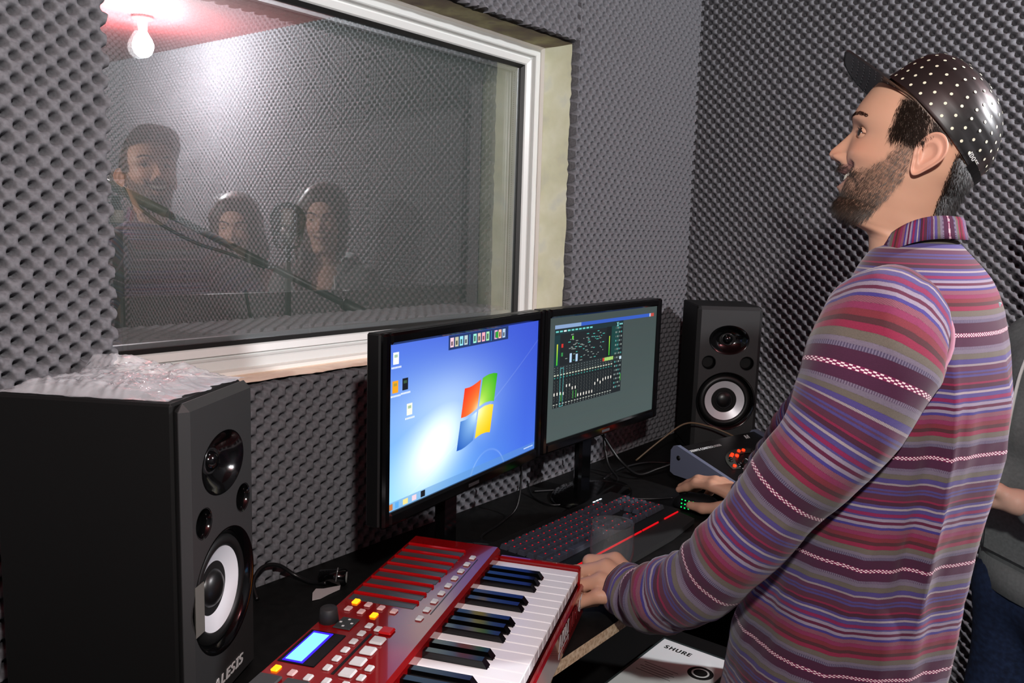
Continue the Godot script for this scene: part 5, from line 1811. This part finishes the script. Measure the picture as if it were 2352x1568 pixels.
func build_man() -> void:
	var base := Vector3(1.30, 0, -0.31)
	var root := thing("person", "man in striped shirt and dotted cap leaning on the desk", "person", base)
	var L := Vector3(-0.975, 0, 0.2222)
	var F := Vector3(-0.2222, 0, -0.975)
	var th := deg_to_rad(15.0)
	var hf := F * cos(th) + Vector3.UP * sin(th)
	var hu := F * -sin(th) + Vector3.UP * cos(th)
	var hx := Transform3D(Basis(L, hu, hf).scaled(Vector3.ONE * S), Q(1.36, 0.13, -0.31))
	var k := {"beard": true, "smile": true, "skin": Color(0.52, 0.285, 0.19), "hair": Color(0.040, 0.028, 0.021), "low": -0.165}
	var sk := mat("skin", Color(1, 1, 1), 0.5, 0.0, 0.45)
	sk.vertex_color_use_as_albedo = true
	sk.subsurf_scatter_enabled = true
	sk.subsurf_scatter_strength = 0.08
	var off := Transform3D(Basis(), -base)
	var st := st_new(true)
	head_to(st, hx, k)
	ear_to(st, hx, 1.0, Color(0.60, 0.31, 0.22))
	ear_to(st, hx, -1.0, Color(0.60, 0.31, 0.22))
	lids_to(st, hx, k.skin, k.hair)
	# torso and arms under the shirt
	var sc: Color = k.skin
	nets(st, [[P(1.30, -0.165, -0.28), P(1.30, -0.30, -0.285), 0.078, 0.09], [P(1.22, -0.135, -0.28), P(1.39, -0.135, -0.285), 0.045, 0.045], [P(1.30, -0.30, -0.285), P(1.30, -0.60, -0.335), 0.09, 0.10], [P(1.268, -0.025, -0.262), P(1.285, -0.12, -0.275), 0.038, 0.05],
		[P(1.165, -0.13, -0.28), P(1.085, -0.32, -0.355), 0.038, 0.034], [P(1.085, -0.32, -0.355), P(1.095, -0.52, -0.50), 0.034, 0.031], [P(1.40, -0.13, -0.305), P(1.51, -0.26, -0.44), 0.038, 0.034], [P(1.51, -0.26, -0.44), P(1.67, -0.49, -0.61), 0.034, 0.028]], 0.018, 0.013, sc)
	hand_left(st, sc)
	hand_right(st, sc)
	part("body", done(st), sk, root, off)
	eyes_to(root, hx, Color(0.12, 0.07, 0.04))
	teeth_to(root, hx)
	var hm := mat("hair_strands", Color(0.13, 0.09, 0.065), 0.5)
	hm.vertex_color_use_as_albedo = true
	var bm := mat("beard_strands", Color(0.20, 0.145, 0.105), 0.5)
	bm.vertex_color_use_as_albedo = true
	var bs := part("beard", beard_mesh(hx, k), bm, root, off)
	bs.set_meta("kind", "stuff")
	part("hair", short_hair_mesh(hx, k), hm, root, off).set_meta("kind", "stuff")
	var es := st_new()
	brows_to(es, hx, k)
	lashes_to(es, hx)
	part("eyebrows", done(es), hm, root, off).set_meta("kind", "stuff")
	build_cap(root, hx, off)
	build_shirt(root, off)
	# trousers and shoes
	var jeans := mat("dark_jeans", Color(0.10, 0.12, 0.18), 0.85)
	var js := st_new(true)
	nets(js, [[P(1.30, -0.66, -0.335), P(1.30, -0.73, -0.335), 0.125, 0.13], [P(1.215, -0.70, -0.335), P(1.205, -1.00, -0.31), 0.095, 0.072], [P(1.385, -0.70, -0.335), P(1.395, -1.00, -0.31), 0.095, 0.072], [P(1.205, -1.00, -0.31), P(1.205, -1.28, -0.27), 0.072, 0.058], [P(1.395, -1.00, -0.31), P(1.395, -1.28, -0.27), 0.072, 0.058]], 0.02, 0.018)
	part("jeans", done(js), jeans, root, off)
	for x in [1.205, 1.395]:
		var ss := st_new(true)
		nets(ss, [[P(x, -1.32, -0.25), P(x, -1.325, -0.42), 0.036, 0.032], [P(x, -1.27, -0.27), P(x, -1.32, -0.27), 0.04, 0.04]], 0.01, 0.012)
		part("shoe", done(ss), M.black_matte, root, off)

func hand_left(st: SurfaceTool, c: Color) -> void:
	# fist leaning on the desk; knuckles towards the window, little finger nearest the camera
	var b := []
	var wrist := P(1.132, -0.572, -0.590)
	var tips := [P(1.148, -0.552, -0.7145), P(1.116, -0.564, -0.7235), P(1.092, -0.5795, -0.7140), P(1.0765, -0.5965, -0.6960)]     # middle knuckles
	var mcps := [P(1.160, -0.541, -0.672), P(1.134, -0.546, -0.674), P(1.111, -0.560, -0.669), P(1.092, -0.577, -0.660)]
	var rads := [0.0112, 0.0116, 0.0110, 0.0098]
	for i in 4:
		b.append([wrist + (mcps[i] - wrist) * 0.25, mcps[i], 0.019, rads[i] + 0.0015])
		var down: Vector3 = (P(1.165, -0.602, -0.668) - tips[i]).normalized()
		chain(b, [mcps[i], tips[i], tips[i] + down * 0.024, tips[i] + down * 0.036 + Vector3(0.004, -0.002, 0.008)], [rads[i] + 0.0008, rads[i], rads[i] - 0.001, rads[i] - 0.0025])
	chain(b, [wrist, P(1.172, -0.575, -0.640), P(1.180, -0.594, -0.680), P(1.165, -0.603, -0.706)], [0.020, 0.015, 0.012, 0.010])
	chain(b, [P(1.115, -0.555, -0.530), wrist], [0.030, 0.026])
	nets(st, b, 0.0026, 0.0033, c)

func hand_right(st: SurfaceTool, c: Color) -> void:
	var b := []
	var wrist := P(1.700, -0.567, -0.668)
	var mcps := [P(1.690, -0.5495, -0.742), P(1.712, -0.5465, -0.744), P(1.733, -0.552, -0.738), P(1.751, -0.562, -0.728)]
	var pips := [P(1.694, -0.5535, -0.784), P(1.716, -0.552, -0.789), P(1.740, -0.560, -0.780), P(1.760, -0.574, -0.764)]
	var dips := [P(1.698, -0.568, -0.806), P(1.718, -0.567, -0.812), P(1.748, -0.578, -0.802), P(1.768, -0.592, -0.782)]
	var tips := [P(1.698, -0.5785, -0.826), P(1.718, -0.578, -0.832), P(1.752, -0.594, -0.818), P(1.772, -0.605, -0.795)]
	var rads := [0.0102, 0.0105, 0.0100, 0.0088]
	for i in 4:
		b.append([wrist + (mcps[i] - wrist) * 0.2, mcps[i], 0.018, rads[i] + 0.003])
		chain(b, [mcps[i], pips[i], dips[i], tips[i]], [rads[i] + 0.002, rads[i] + 0.0002, rads[i] - 0.001, rads[i] - 0.0024])
	chain(b, [wrist + Vector3(-0.008, -0.008, -0.005), P(1.668, -0.589, -0.712), P(1.6635, -0.597, -0.750), P(1.6675, -0.5985, -0.782)], [0.018, 0.0135, 0.0112, 0.0092])
	chain(b, [P(1.69, -0.53, -0.62), wrist], [0.028, 0.024])
	nets(st, b, 0.0028, 0.0034, c)

func build_cap(root: Node3D, hx: Transform3D, off: Transform3D) -> void:
	# cap frame: origin in the middle of its rim, e1 to the front, e2 up
	var tilt := deg_to_rad(34.4)
	var e1 := Vector3(0, sin(tilt), cos(tilt))
	var e2 := Vector3(0, cos(tilt), -sin(tilt))
	var roll := Basis(e1, deg_to_rad(7.0))
	var cx := hx * Transform3D(roll * Basis(Vector3(1, 0, 0), e2, e1), Vector3(0, 0.034, -0.005))
	var cloth := mat("cap_satin", Color(0.105, 0.10, 0.10), 0.36, 0.0, 0.6)
	var front := [[1.0, 0.0], [0.985, 0.014], [0.972, 0.030], [0.950, 0.046], [0.905, 0.061], [0.82, 0.0735], [0.69, 0.083], [0.52, 0.0895], [0.30, 0.093], [0.1, 0.0940], [0.0, 0.0942]]
	var back := [[0.985, -0.002], [0.965, 0.015], [0.930, 0.030], [0.865, 0.0425], [0.775, 0.056], [0.66, 0.068], [0.54, 0.0775], [0.40, 0.0855], [0.24, 0.0915], [0.09, 0.0938], [0.0, 0.0942]]
	var fn := FastNoiseLite.new()
	fn.seed = 8
	fn.frequency = 14.0
	var surf := func(a: float, t: float) -> Vector3:
		var i := clampi(int(t), 0, front.size() - 2)
		var f := t - i
		var w := (1.0 + cos(a)) * 0.5
		var r0 := lerpf(lerpf(back[i][0], back[i + 1][0], f), lerpf(front[i][0], front[i + 1][0], f), w)
		var h := lerpf(lerpf(back[i][1], back[i + 1][1], f), lerpf(front[i][1], front[i + 1][1], f), w)
		var p := Vector3(sin(a) * 0.083 * r0, h, cos(a) * 0.101 * r0)
		var soft := smoothstep(0.3, -0.6, cos(a))
		p *= 1.0 + 0.022 * soft * fn.get_noise_2d(p.y * 3.0, a * 0.02)
		return p
	var st := st_new(true)
	var rings := []
	var seg := 64
	for q in 41:
		var t := q * 0.25
		var r := PackedVector3Array()
		for j in seg:
			r.append(cx * surf.call(TAU * j / seg, t))
		rings.append(r)
	skin(st, rings)
	var inner := PackedVector3Array()
	for j in seg:
		inner.append(cx * (surf.call(TAU * j / seg, 0.3) * 0.965))
	skin(st, [rings[0], inner])
	var cap := part("cap", done(st), cloth, root, off)
	# brim
	var brs := st_new(true)
	var top := []
	var bot := []
	for q in 15:
		var t := q / 14.0
		var r := PackedVector3Array()
		var r2 := PackedVector3Array()
		for j in 41:
			var a := lerpf(-1.28, 1.28, j / 40.0)
			var rimp := Vector3(sin(a) * 0.083, 0.0, cos(a) * 0.101)
			var outp := Vector3(0.0795 * signf(a) * pow(absf(sin(a * 1.2272)), 0.72), 0, 0)
			outp.z = 0.032 + 0.136 * pow(maxf(0.0, 1.0 - pow(absf(outp.x) / 0.0835, 3.4)), 0.5)
			var p := rimp.lerp(outp, t)
			p.y = -0.002 - 0.016 * smoothstep(0.04, 0.17, p.z) - 0.6 * p.x * p.x * smoothstep(0.03, 0.12, p.z)
			r.append(cx * p)
			r2.append(cx * (p + Vector3(0, -0.003, 0)))
		top.append(r)
		bot.append(r2)
	skin(brs, top, false)
	skin(brs, bot, false)
	skin(brs, [top[-1], bot[-1]], false)
	var brim := part("brim", done(brs), cloth, cap)
	# printed dots
	var ds := st_new()
	var dots := func(t: float, n: int, shift: float, r: float) -> void:
		for j in n:
			var a := TAU * (j + shift) / n
			var p: Vector3 = surf.call(a, t)
			var da: Vector3 = (surf.call(a + 0.02, t) - surf.call(a - 0.02, t)).normalized()
			var dt: Vector3 = (surf.call(a, t + 0.05) - surf.call(a, t - 0.05)).normalized()
			var nn := da.cross(dt).normalized()
			if nn.dot(p - Vector3(0, 0.03, 0)) < 0:
				nn = -nn
			p += nn * 0.0006
			for q in 10:
				var b0 := TAU * q / 10
				var b1 := TAU * (q + 1) / 10
				ds.add_vertex(cx * p); ds.add_vertex(cx * (p + (da * cos(b0) + dt * sin(b0)) * r)); ds.add_vertex(cx * (p + (da * cos(b1) + dt * sin(b1)) * r))
	var rows := [[0.55, 28, 0.0], [1.45, 28, 0.5], [2.35, 27, 0.0], [3.25, 26, 0.5], [4.2, 24, 0.0], [5.15, 21, 0.5], [6.1, 18, 0.0], [6.95, 13, 0.5], [7.9, 8, 0.0], [8.8, 4, 0.5]]
	for r in rows:
		dots.call(r[0], r[1], r[2], 0.0022)
	part("dot_print", done(ds), mat("dot_cream", Color(0.86, 0.85, 0.76), 0.6), cap).set_meta("kind", "stuff")
	var us := st_new()
	for i in 9:
		for j in 9:
			var x := -0.064 + 0.016 * i + (0.008 if j % 2 else 0.0)
			var z := 0.075 + 0.0105 * j
			if z > 0.026 + 0.132 * sqrt(maxf(0.0, 1.0 - pow(absf(x) / 0.0835, 3.4))) or z < 0.108 * sqrt(maxf(0.0, 1.0 - pow(x / 0.085, 2.0))):
				continue
			var y := -0.0057 - 0.016 * smoothstep(0.04, 0.17, z) - 0.6 * x * x * smoothstep(0.03, 0.12, z)
			quad(us, cx * Vector3(x - 0.0024, y, z - 0.0009), cx * Vector3(x + 0.0024, y, z - 0.0009), cx * Vector3(x + 0.0024, y, z + 0.0009), cx * Vector3(x - 0.0024, y, z + 0.0009))
	part("dot_print", done(us), mat("dot_grey", Color(0.55, 0.56, 0.55), 0.6), brim).set_meta("kind", "stuff")
	# strap and its small lettering at the nape, button on top
	var sp := []
	for j in 13:
		var a := lerpf(PI - 0.75, PI + 0.75, j / 12.0)
		sp.append(Vector3(sin(a) * 0.0845, -0.001, cos(a) * 0.1025))
	var ss := st_new()
	for j in 12:
		quad(ss, cx * (sp[j] + Vector3(0, -0.008, 0)), cx * (sp[j + 1] + Vector3(0, -0.008, 0)), cx * (sp[j + 1] + Vector3(0, 0.009, 0)), cx * (sp[j] + Vector3(0, 0.009, 0)))
	part("strap", done(ss), M.black_matte, cap)
	part("button", lathe([[0.0, 0.004], [0.004, 0.003], [0.006, 0.0], [0.0, 0.0]], 14), cloth, cap, cx * Transform3D(Basis(), Vector3(0, 0.0938, 0)))
	var ta := deg_to_rad(136.0)
	var tn := Vector3(sin(ta) / 0.083, 0.10, cos(ta) / 0.101).normalized()
	var tx := Vector3.UP.cross(tn).normalized()
	part("lettering", text_mesh("IDOFE", 0.0085, 0.0004), mat("mark_white", Color(0.85, 0.86, 0.86), 0.5), cap, cx * Transform3D(Basis(tx, tn.cross(tx), tn), Vector3(sin(ta) * 0.083, 0.008, cos(ta) * 0.101) * 0.985 + tn * 0.0015))

func build_shirt(root: Node3D, off: Transform3D) -> void:
	var cloth := mat("striped_flannel", Color(1, 1, 1), 0.9, 0.0, 0.3)
	cloth.albedo_texture = ImageTexture.create_from_image(stripes_picture())
	cloth.rim_enabled = true
	cloth.rim = 0.35
	cloth.rim_tint = 0.6
	# torso rings: y, centre z, half width x, half depth z, centre x
	var rows := [[0.004, -0.298, 0.0600, 0.050, 1.3740], [-0.006, -0.298, 0.0780, 0.058, 1.3780], [-0.020, -0.297, 0.1015, 0.069, 1.3795], [-0.036, -0.295, 0.1316, 0.080, 1.3856], [-0.054, -0.292, 0.1560, 0.090, 1.3890], [-0.074, -0.290, 0.1730, 0.098, 1.3890], [-0.100, -0.288, 0.1824, 0.106, 1.3884], [-0.150, -0.290, 0.1899, 0.120, 1.3879], [-0.220, -0.294, 0.1918, 0.134, 1.3878],
		[-0.300, -0.303, 0.1899, 0.140, 1.3879], [-0.400, -0.322, 0.1861, 0.144, 1.3881], [-0.500, -0.340, 0.1842, 0.150, 1.3882], [-0.600, -0.356, 0.1861, 0.157, 1.3881], [-0.700, -0.369, 0.1908, 0.165, 1.3878], [-0.800, -0.376, 0.1946, 0.169, 1.3876], [-0.850, -0.378, 0.1955, 0.170, 1.3875]]
	var fn := FastNoiseLite.new()
	fn.seed = 31
	fn.frequency = 1.0
	var st := st_new(true)
	var seg := 96
	var rings := []
	var vs := []
	var n := 90
	var tab := []
	for r in rows:
		tab.append(r)
	for i in n + 1:
		var y := lerpf(0.004, -0.85, pow(float(i) / n, 1.3))
		var c := Q(lerp_table(tab, y, 4), y, lerp_table(tab, y, 1))
		var grow := smoothstep(-0.08, -0.30, y)
		var fold := func(a: float) -> float:
			# long hanging folds at the back and under the arm, soft buckles
			var f := 0.055 * grow * exp(-pow(sin((a - 1.72) * 0.5) / 0.035, 2.0))
			f += 0.075 * grow * exp(-pow(sin((a - 2.42 - 0.55 * (y + 0.3)) * 0.5) / 0.030, 2.0)) * smoothstep(-0.62, -0.45, y)
			f -= 0.060 * grow * exp(-pow(sin((a - 2.62 - 0.55 * (y + 0.3)) * 0.5) / 0.055, 2.0)) * smoothstep(-0.62, -0.45, y)
			f -= 0.035 * grow * exp(-pow(sin((a - 2.05) * 0.5) / 0.07, 2.0))
			f += 0.045 * grow * exp(-pow(sin((a - 2.95 + 0.5 * (y + 0.5)) * 0.5) / 0.04, 2.0)) * smoothstep(-0.35, -0.5, y)
			f += 0.024 * grow * sin(5.0 * a + 2.0 * y)
			f += 0.05 * grow * fn.get_noise_3d(cos(a) * 2.0, y * 5.0, sin(a) * 2.0)
			return f
		var ring := cloth_ring(c, Vector3(lerp_table(tab, y, 2) * S, 0, 0), Vector3(0, 0, lerp_table(tab, y, 3) * S), seg, fold)
		rings.append(ring)
		vs.append((0.020 - y) / 0.170 + 0.06 + (0.10 * smoothstep(0.0, -0.09, y)))
	var us := []
	for j in seg + 1:
		us.append(10.0 * j / seg)
	skin(st, rings, true, false, false, us, vs)
	var shirt := part("shirt", done(st), cloth, root, off)
	var s1 := st_new(true)
	sleeve_to(s1, [[Q(1.275, -0.105, -0.298, 0.930), 0.0688], [Q(1.235, -0.122, -0.300, 0.930), 0.0800], [Q(1.200, -0.160, -0.306, 0.930), 0.0828], [Q(1.172, -0.230, -0.320, 0.932), 0.0746], [Q(1.145, -0.304, -0.356, 0.938), 0.0619], [Q(1.124, -0.379, -0.404, 0.948), 0.0569], [Q(1.106, -0.449, -0.446, 0.960), 0.0547], [Q(1.100, -0.508, -0.495, 0.972), 0.0544], [Q(1.108, -0.553, -0.555, 0.985), 0.0542], [Q(1.124, -0.571, -0.605, 0.997), 0.0469], [Q(1.132, -0.574, -0.642, 1.000), 0.0425]], 5, 0.05)
	part("sleeve", done(s1), cloth, shirt)
	var sm := []
	for j in 41:
		var a := TAU * j / 40
		sm.append(Q(1.216, -0.138, -0.303) + Vector3(0.55, 0.83, 0.0).normalized() * cos(a) * 0.093 * S + Vector3(0, 0, 1) * sin(a) * 0.091 * S)
	part("shoulder_seam", tube(sm, 0.0028, 8), cloth, shirt)
	var s2 := st_new(true)
	sleeve_to(s2, [[Q(1.50, -0.105, -0.315, 0.930), 0.0688], [Q(1.535, -0.125, -0.345, 0.930), 0.0763], [Q(1.560, -0.175, -0.395, 0.932), 0.0708], [Q(1.595, -0.255, -0.455, 0.940), 0.0620], [Q(1.645, -0.35, -0.525, 0.955), 0.0554], [Q(1.678, -0.45, -0.592, 0.972), 0.0486], [Q(1.697, -0.53, -0.640, 0.990), 0.0416], [Q(1.700, -0.556, -0.662, 1.000), 0.0390]], 6, 0.05)
	part("sleeve", done(s2), cloth, shirt)
	# cuff button
	part("cuff_button", lathe([[0.0, 0.0025], [0.0045, 0.0025], [0.0055, 0.0012], [0.0055, 0.0], [0.0, 0.0]], 14), mat("button_brown", Color(0.16, 0.09, 0.06), 0.3), shirt, Transform3D(Basis(Vector3(1, 0, 0), Vector3(0, -0.85, 0.5).normalized(), Vector3(0, 0.5, 0.85).normalized()), P(1.100, -0.606, -0.612)))
	# collar: stand and fall
	var cl := mat("collar_flannel", Color(1, 1, 1), 0.9, 0.0, 0.3)
	cl.albedo_texture = cloth.albedo_texture
	var cs := st_new(true)
	var prof := [[0.000, -0.030], [0.0, -0.010], [0.0015, 0.0], [0.0045, 0.0015], [0.008, -0.004], [0.0125, -0.022], [0.0150, -0.031], [0.0135, -0.0315]]
	var rr := []
	var vv := []
	for j in 49:
		# open at the throat (towards the window)
		var a := lerpf(-0.40 * PI, 1.40 * PI, j / 48.0)
		var s := sin(a)
		var y := 0.026 + 0.028 * s - 0.018 * s * s
		var r := PackedVector3Array()
		for p in prof:
			r.append(Q(1.370 + cos(a) * (0.061 + p[0]), y + p[1], -0.299 + s * (0.052 + p[0])))
		rr.append(r)
		vv.append(0.55 + 1.9 * absf(j - 24.0) / 24.0)
	var cu := []
	for q in prof.size():
		cu.append(q * 0.06)
	skin(cs, rr, false, false, false, cu, vv)
	part("collar", done(cs), cl, shirt)
	# leather tag at the hem and the pale loop at the yoke
	part("hem_tag", box_mesh(Vector3(0.003, 0.028, 0.055), 0.001), mat("tag_leather", Color(0.10, 0.09, 0.09), 0.7), shirt, Transform3D(Basis(), Q(1.194, -0.715, -0.395)))
	part("yoke_loop", box_mesh(Vector3(0.006, 0.016, 0.004), 0.001), mat("loop_pale", Color(0.62, 0.72, 0.74), 0.8), shirt, Transform3D(Basis(Vector3.RIGHT, 0.3), Q(1.395, -0.092, -0.1885)))

func woman(label: String, at: Vector3, turn: float, top_c: Color, top_rough: float, scale: float, hood: bool) -> Node3D:
	# local: y up from the floor, z = forwards
	var root := thing("person", label, "person", at, turn)
	var hy := 1.36 * scale
	var sk: Material = M.skin
	var k := {"beard": false, "smile": not hood, "skin": Color(0.66, 0.42, 0.32), "hair": Color(0.06, 0.04, 0.03), "low": -0.17, "wide": 0.93}
	var hx := Transform3D(Basis().scaled(Vector3.ONE * 0.96), Vector3(0, hy, 0.03))
	var st := st_new(true)
	head_to(st, hx, k, 72, 0.004)
	ear_to(st, hx, 1.0, k.skin)
	ear_to(st, hx, -1.0, k.skin)
	lids_to(st, hx, k.skin, k.hair)
	var c: Color = k.skin
	nets(st, [[Vector3(0, hy - 0.12, -0.02), Vector3(0, hy - 0.24, -0.02), 0.048, 0.075], [Vector3(-0.14, hy - 0.24, -0.02), Vector3(0.14, hy - 0.24, -0.02), 0.04, 0.04], [Vector3(0, hy - 0.26, 0.0), Vector3(0, hy - 0.55, 0.0), 0.09, 0.085]], 0.015, 0.014, c)
	for s: float in [-1.0, 1.0]:
		var b := []
		var wr := Vector3(0.09 * s, hy - 0.50, 0.20)
		b.append([Vector3(0.15 * s, hy - 0.52, 0.08), wr, 0.03, 0.024])
		for i in 4:
			var m := wr + Vector3(-0.03 * s, -0.012 + 0.004 * i, 0.03 - 0.016 * i) + Vector3(-0.03 * s, 0, 0.01)
			b.append([wr, m, 0.02, 0.012])
			chain(b, [m, m + Vector3(-0.030 * s, -0.008, 0.006), m + Vector3(-0.044 * s, -0.024, 0.0), m + Vector3(-0.036 * s, -0.036, -0.006)], [0.0105, 0.0095, 0.009, 0.008])
		chain(b, [wr, wr + Vector3(-0.02 * s, 0.02, 0.03), wr + Vector3(-0.045 * s, 0.022, 0.035), wr + Vector3(-0.062 * s, 0.016, 0.03)], [0.018, 0.013, 0.010, 0.008])
		nets(st, b, 0.003, 0.0045, c)
	part("body", done(st), sk, root)
	eyes_to(root, Transform3D(Basis(), root.position) * hx, Color(0.14, 0.09, 0.05))
	for n in root.get_children():
		if n.name.begins_with("eye"):
			n.position = hx * Vector3(0.0315 * (-1.0 if n.get_index() % 2 else 1.0), 0.0075, 0.0735)
	# long hair
	var hs := st_new(true)
	var hb := [[Vector3(0, 0.055, -0.030), Vector3(0, 0.045, -0.040), 0.088, 0.088], [Vector3(0, 0.085, 0.02), Vector3(0, 0.08, -0.02), 0.058, 0.07]]
	for s: float in [-1.0, 1.0]:
		if hood and s < 0.0:
			chain(hb, [Vector3(0.03 * s, 0.095, 0.055), Vector3(0.063 * s, 0.05, 0.045), Vector3(0.066 * s, -0.02, 0.0), Vector3(0.06 * s, -0.12, -0.03)], [0.030, 0.026, 0.024, 0.02])
			continue
		chain(hb, [Vector3(0.03 * s, 0.095, 0.055), Vector3(0.063 * s, 0.05, 0.045), Vector3(0.068 * s, -0.02, 0.010), Vector3(0.070 * s, -0.12, 0.02), Vector3(0.074 * s, -0.23, 0.06), Vector3(0.07 * s, -0.30, 0.085)], [0.030, 0.026, 0.024, 0.028, 0.026, 0.012])
		chain(hb, [Vector3(0.05 * s, 0.03, -0.06), Vector3(0.065 * s, -0.08, -0.055), Vector3(0.08 * s, -0.2, -0.03)], [0.045, 0.05, 0.035])
	var hb2 := []
	for e in hb:
		hb2.append([hx * e[0], hx * e[1], e[2], e[3]])
	nets(hs, hb2, 0.012, 0.010)
	part("hair", done(hs), mat("woman_hair", Color(0.17, 0.11, 0.08), 0.45), root)
	var es := st_new()
	brows_to(es, hx, k)
	part("eyebrows", done(es), M.hair_strands, root).set_meta("kind", "stuff")
	# upper garment
	var tm := mat("top_" + ("grey" if hood else "pink"), Color(1, 1, 1), top_rough)
	tm.albedo_texture = noise_tex(50 + int(hood), 0.12, [top_c.darkened(0.12), top_c, top_c.lightened(0.10)], 128, 4)
	tri(tm, 7.0)
	var g := st_new(true)
	var ty := hy - 0.215
	var bones := [[Vector3(-0.115, ty, -0.02), Vector3(0.115, ty, -0.02), 0.056, 0.056], [Vector3(-0.06, ty - 0.06, 0.0), Vector3(0.06, ty - 0.06, 0.0), 0.088, 0.088], [Vector3(-0.07, ty - 0.17, 0.012), Vector3(0.07, ty - 0.17, 0.012), 0.092, 0.092], [Vector3(-0.065, ty - 0.30, 0.0), Vector3(0.065, ty - 0.30, 0.0), 0.092, 0.092], [Vector3(-0.075, ty - 0.43, 0.0), Vector3(0.075, ty - 0.43, 0.0), 0.10, 0.10]]
	for s: float in [-1.0, 1.0]:
		chain(bones, [Vector3(0.145 * s, ty - 0.01, -0.02), Vector3(0.205 * s, ty - 0.16, -0.03), Vector3(0.215 * s, ty - 0.30, -0.005), Vector3(0.165 * s, ty - 0.315, 0.085), Vector3(0.105 * s, ty - 0.295, 0.165)], [0.062, 0.056, 0.055, 0.05, 0.042])
	nets(g, bones, 0.016, 0.012)
	var gar := part("hoodie" if hood else "blouse", done(g), tm, root)
	if hood:
		var hd := st_new(true)
		var path := []
		for j in 21:
			var a := lerpf(-0.30 * PI, 1.30 * PI, j / 20.0)
			path.append(Vector3(cos(a) * 0.092, ty + 0.068 - 0.045 * maxf(0.0, -sin(a)) + 0.0 * a, -0.03 - sin(a) * 0.085))
		var rad := []
		for j in 21:
			rad.append(0.022 + 0.018 * sin(PI * j / 20.0))
		tube_to(hd, path, rad, 12)
		part("hood", done(hd), tm, gar)
		for s: float in [-1.0, 1.0]:
			part("drawstring", tube(curve([Vector3(0.045 * s, ty + 0.02, 0.075), Vector3(0.052 * s, ty - 0.06, 0.096), Vector3(0.05 * s, ty - 0.17, 0.112), Vector3(0.052 * s, ty - 0.235, 0.112)]), 0.0035, 8), mat("string_white", Color(0.9, 0.91, 0.9), 0.8), gar)
		part("pocket", box_mesh(Vector3(0.20, 0.12, 0.03), 0.012, Vector3(0, ty - 0.40, 0.092)), tm, gar)
		part("hem_band", lathe([[0.80, 0.03], [1.0, 0.03], [1.02, -0.03], [0.94, -0.035], [0.80, -0.035]], 32, 0.182, 0.108), tm, gar, Transform3D(Basis(), Vector3(0, ty - 0.50, 0)))
		var br := []
		for j in 25:
			var a := TAU * j / 24
			br.append(Vector3(0.105, hy - 0.502, 0.180) + Vector3(cos(a) * 0.012, sin(a) * 0.030, -cos(a) * 0.026))
		part("bracelet", tube(br, 0.003, 6), mat("bracelet_yellow", Color(0.55, 0.45, 0.08), 0.4), root)
	var js := st_new(true)
	var jb := [[Vector3(-0.07, ty - 0.53, 0), Vector3(0.07, ty - 0.53, 0), 0.10, 0.10]]
	for s: float in [-1.0, 1.0]:
		chain(jb, [Vector3(0.08 * s, ty - 0.56, 0), Vector3(0.09 * s, ty - 0.80, 0.01), Vector3(0.09 * s, 0.09, 0.0)], [0.095, 0.072, 0.055])
	nets(js, jb, 0.014, 0.014)
	var denim := mat("blue_jeans", Color(1, 1, 1), 0.85)
	if denim.albedo_texture == null:
		denim.albedo_texture = noise_tex(61, 0.10, [Color(0.06, 0.11, 0.20), Color(0.10, 0.17, 0.30), Color(0.16, 0.25, 0.40)], 128, 4)
		tri(denim, 5.0)
	part("jeans", done(js), denim, root)
	for s: float in [-1.0, 1.0]:
		var ss := st_new(true)
		nets(ss, [[Vector3(0.09 * s, 0.036, -0.03), Vector3(0.095 * s, 0.034, 0.13), 0.034, 0.030], [Vector3(0.09 * s, 0.08, -0.02), Vector3(0.09 * s, 0.04, -0.02), 0.036, 0.036]], 0.008, 0.012)
		part("shoe", done(ss), M.black_matte, root)
	return root

func build_women() -> void:
	var a := woman("woman in grey hooded sweatshirt and blue jeans standing behind the man", Vector3(2.045, 0, -0.115), PI + 0.85, Color(0.46, 0.48, 0.48), 0.9, 1.005, true)
	var b := woman("smiling woman in a pale pink blouse mirrored in the studio window", Vector3(1.93, 0, 0.28), PI + 0.75, Color(0.86, 0.66, 0.66), 0.85, 0.975, false)
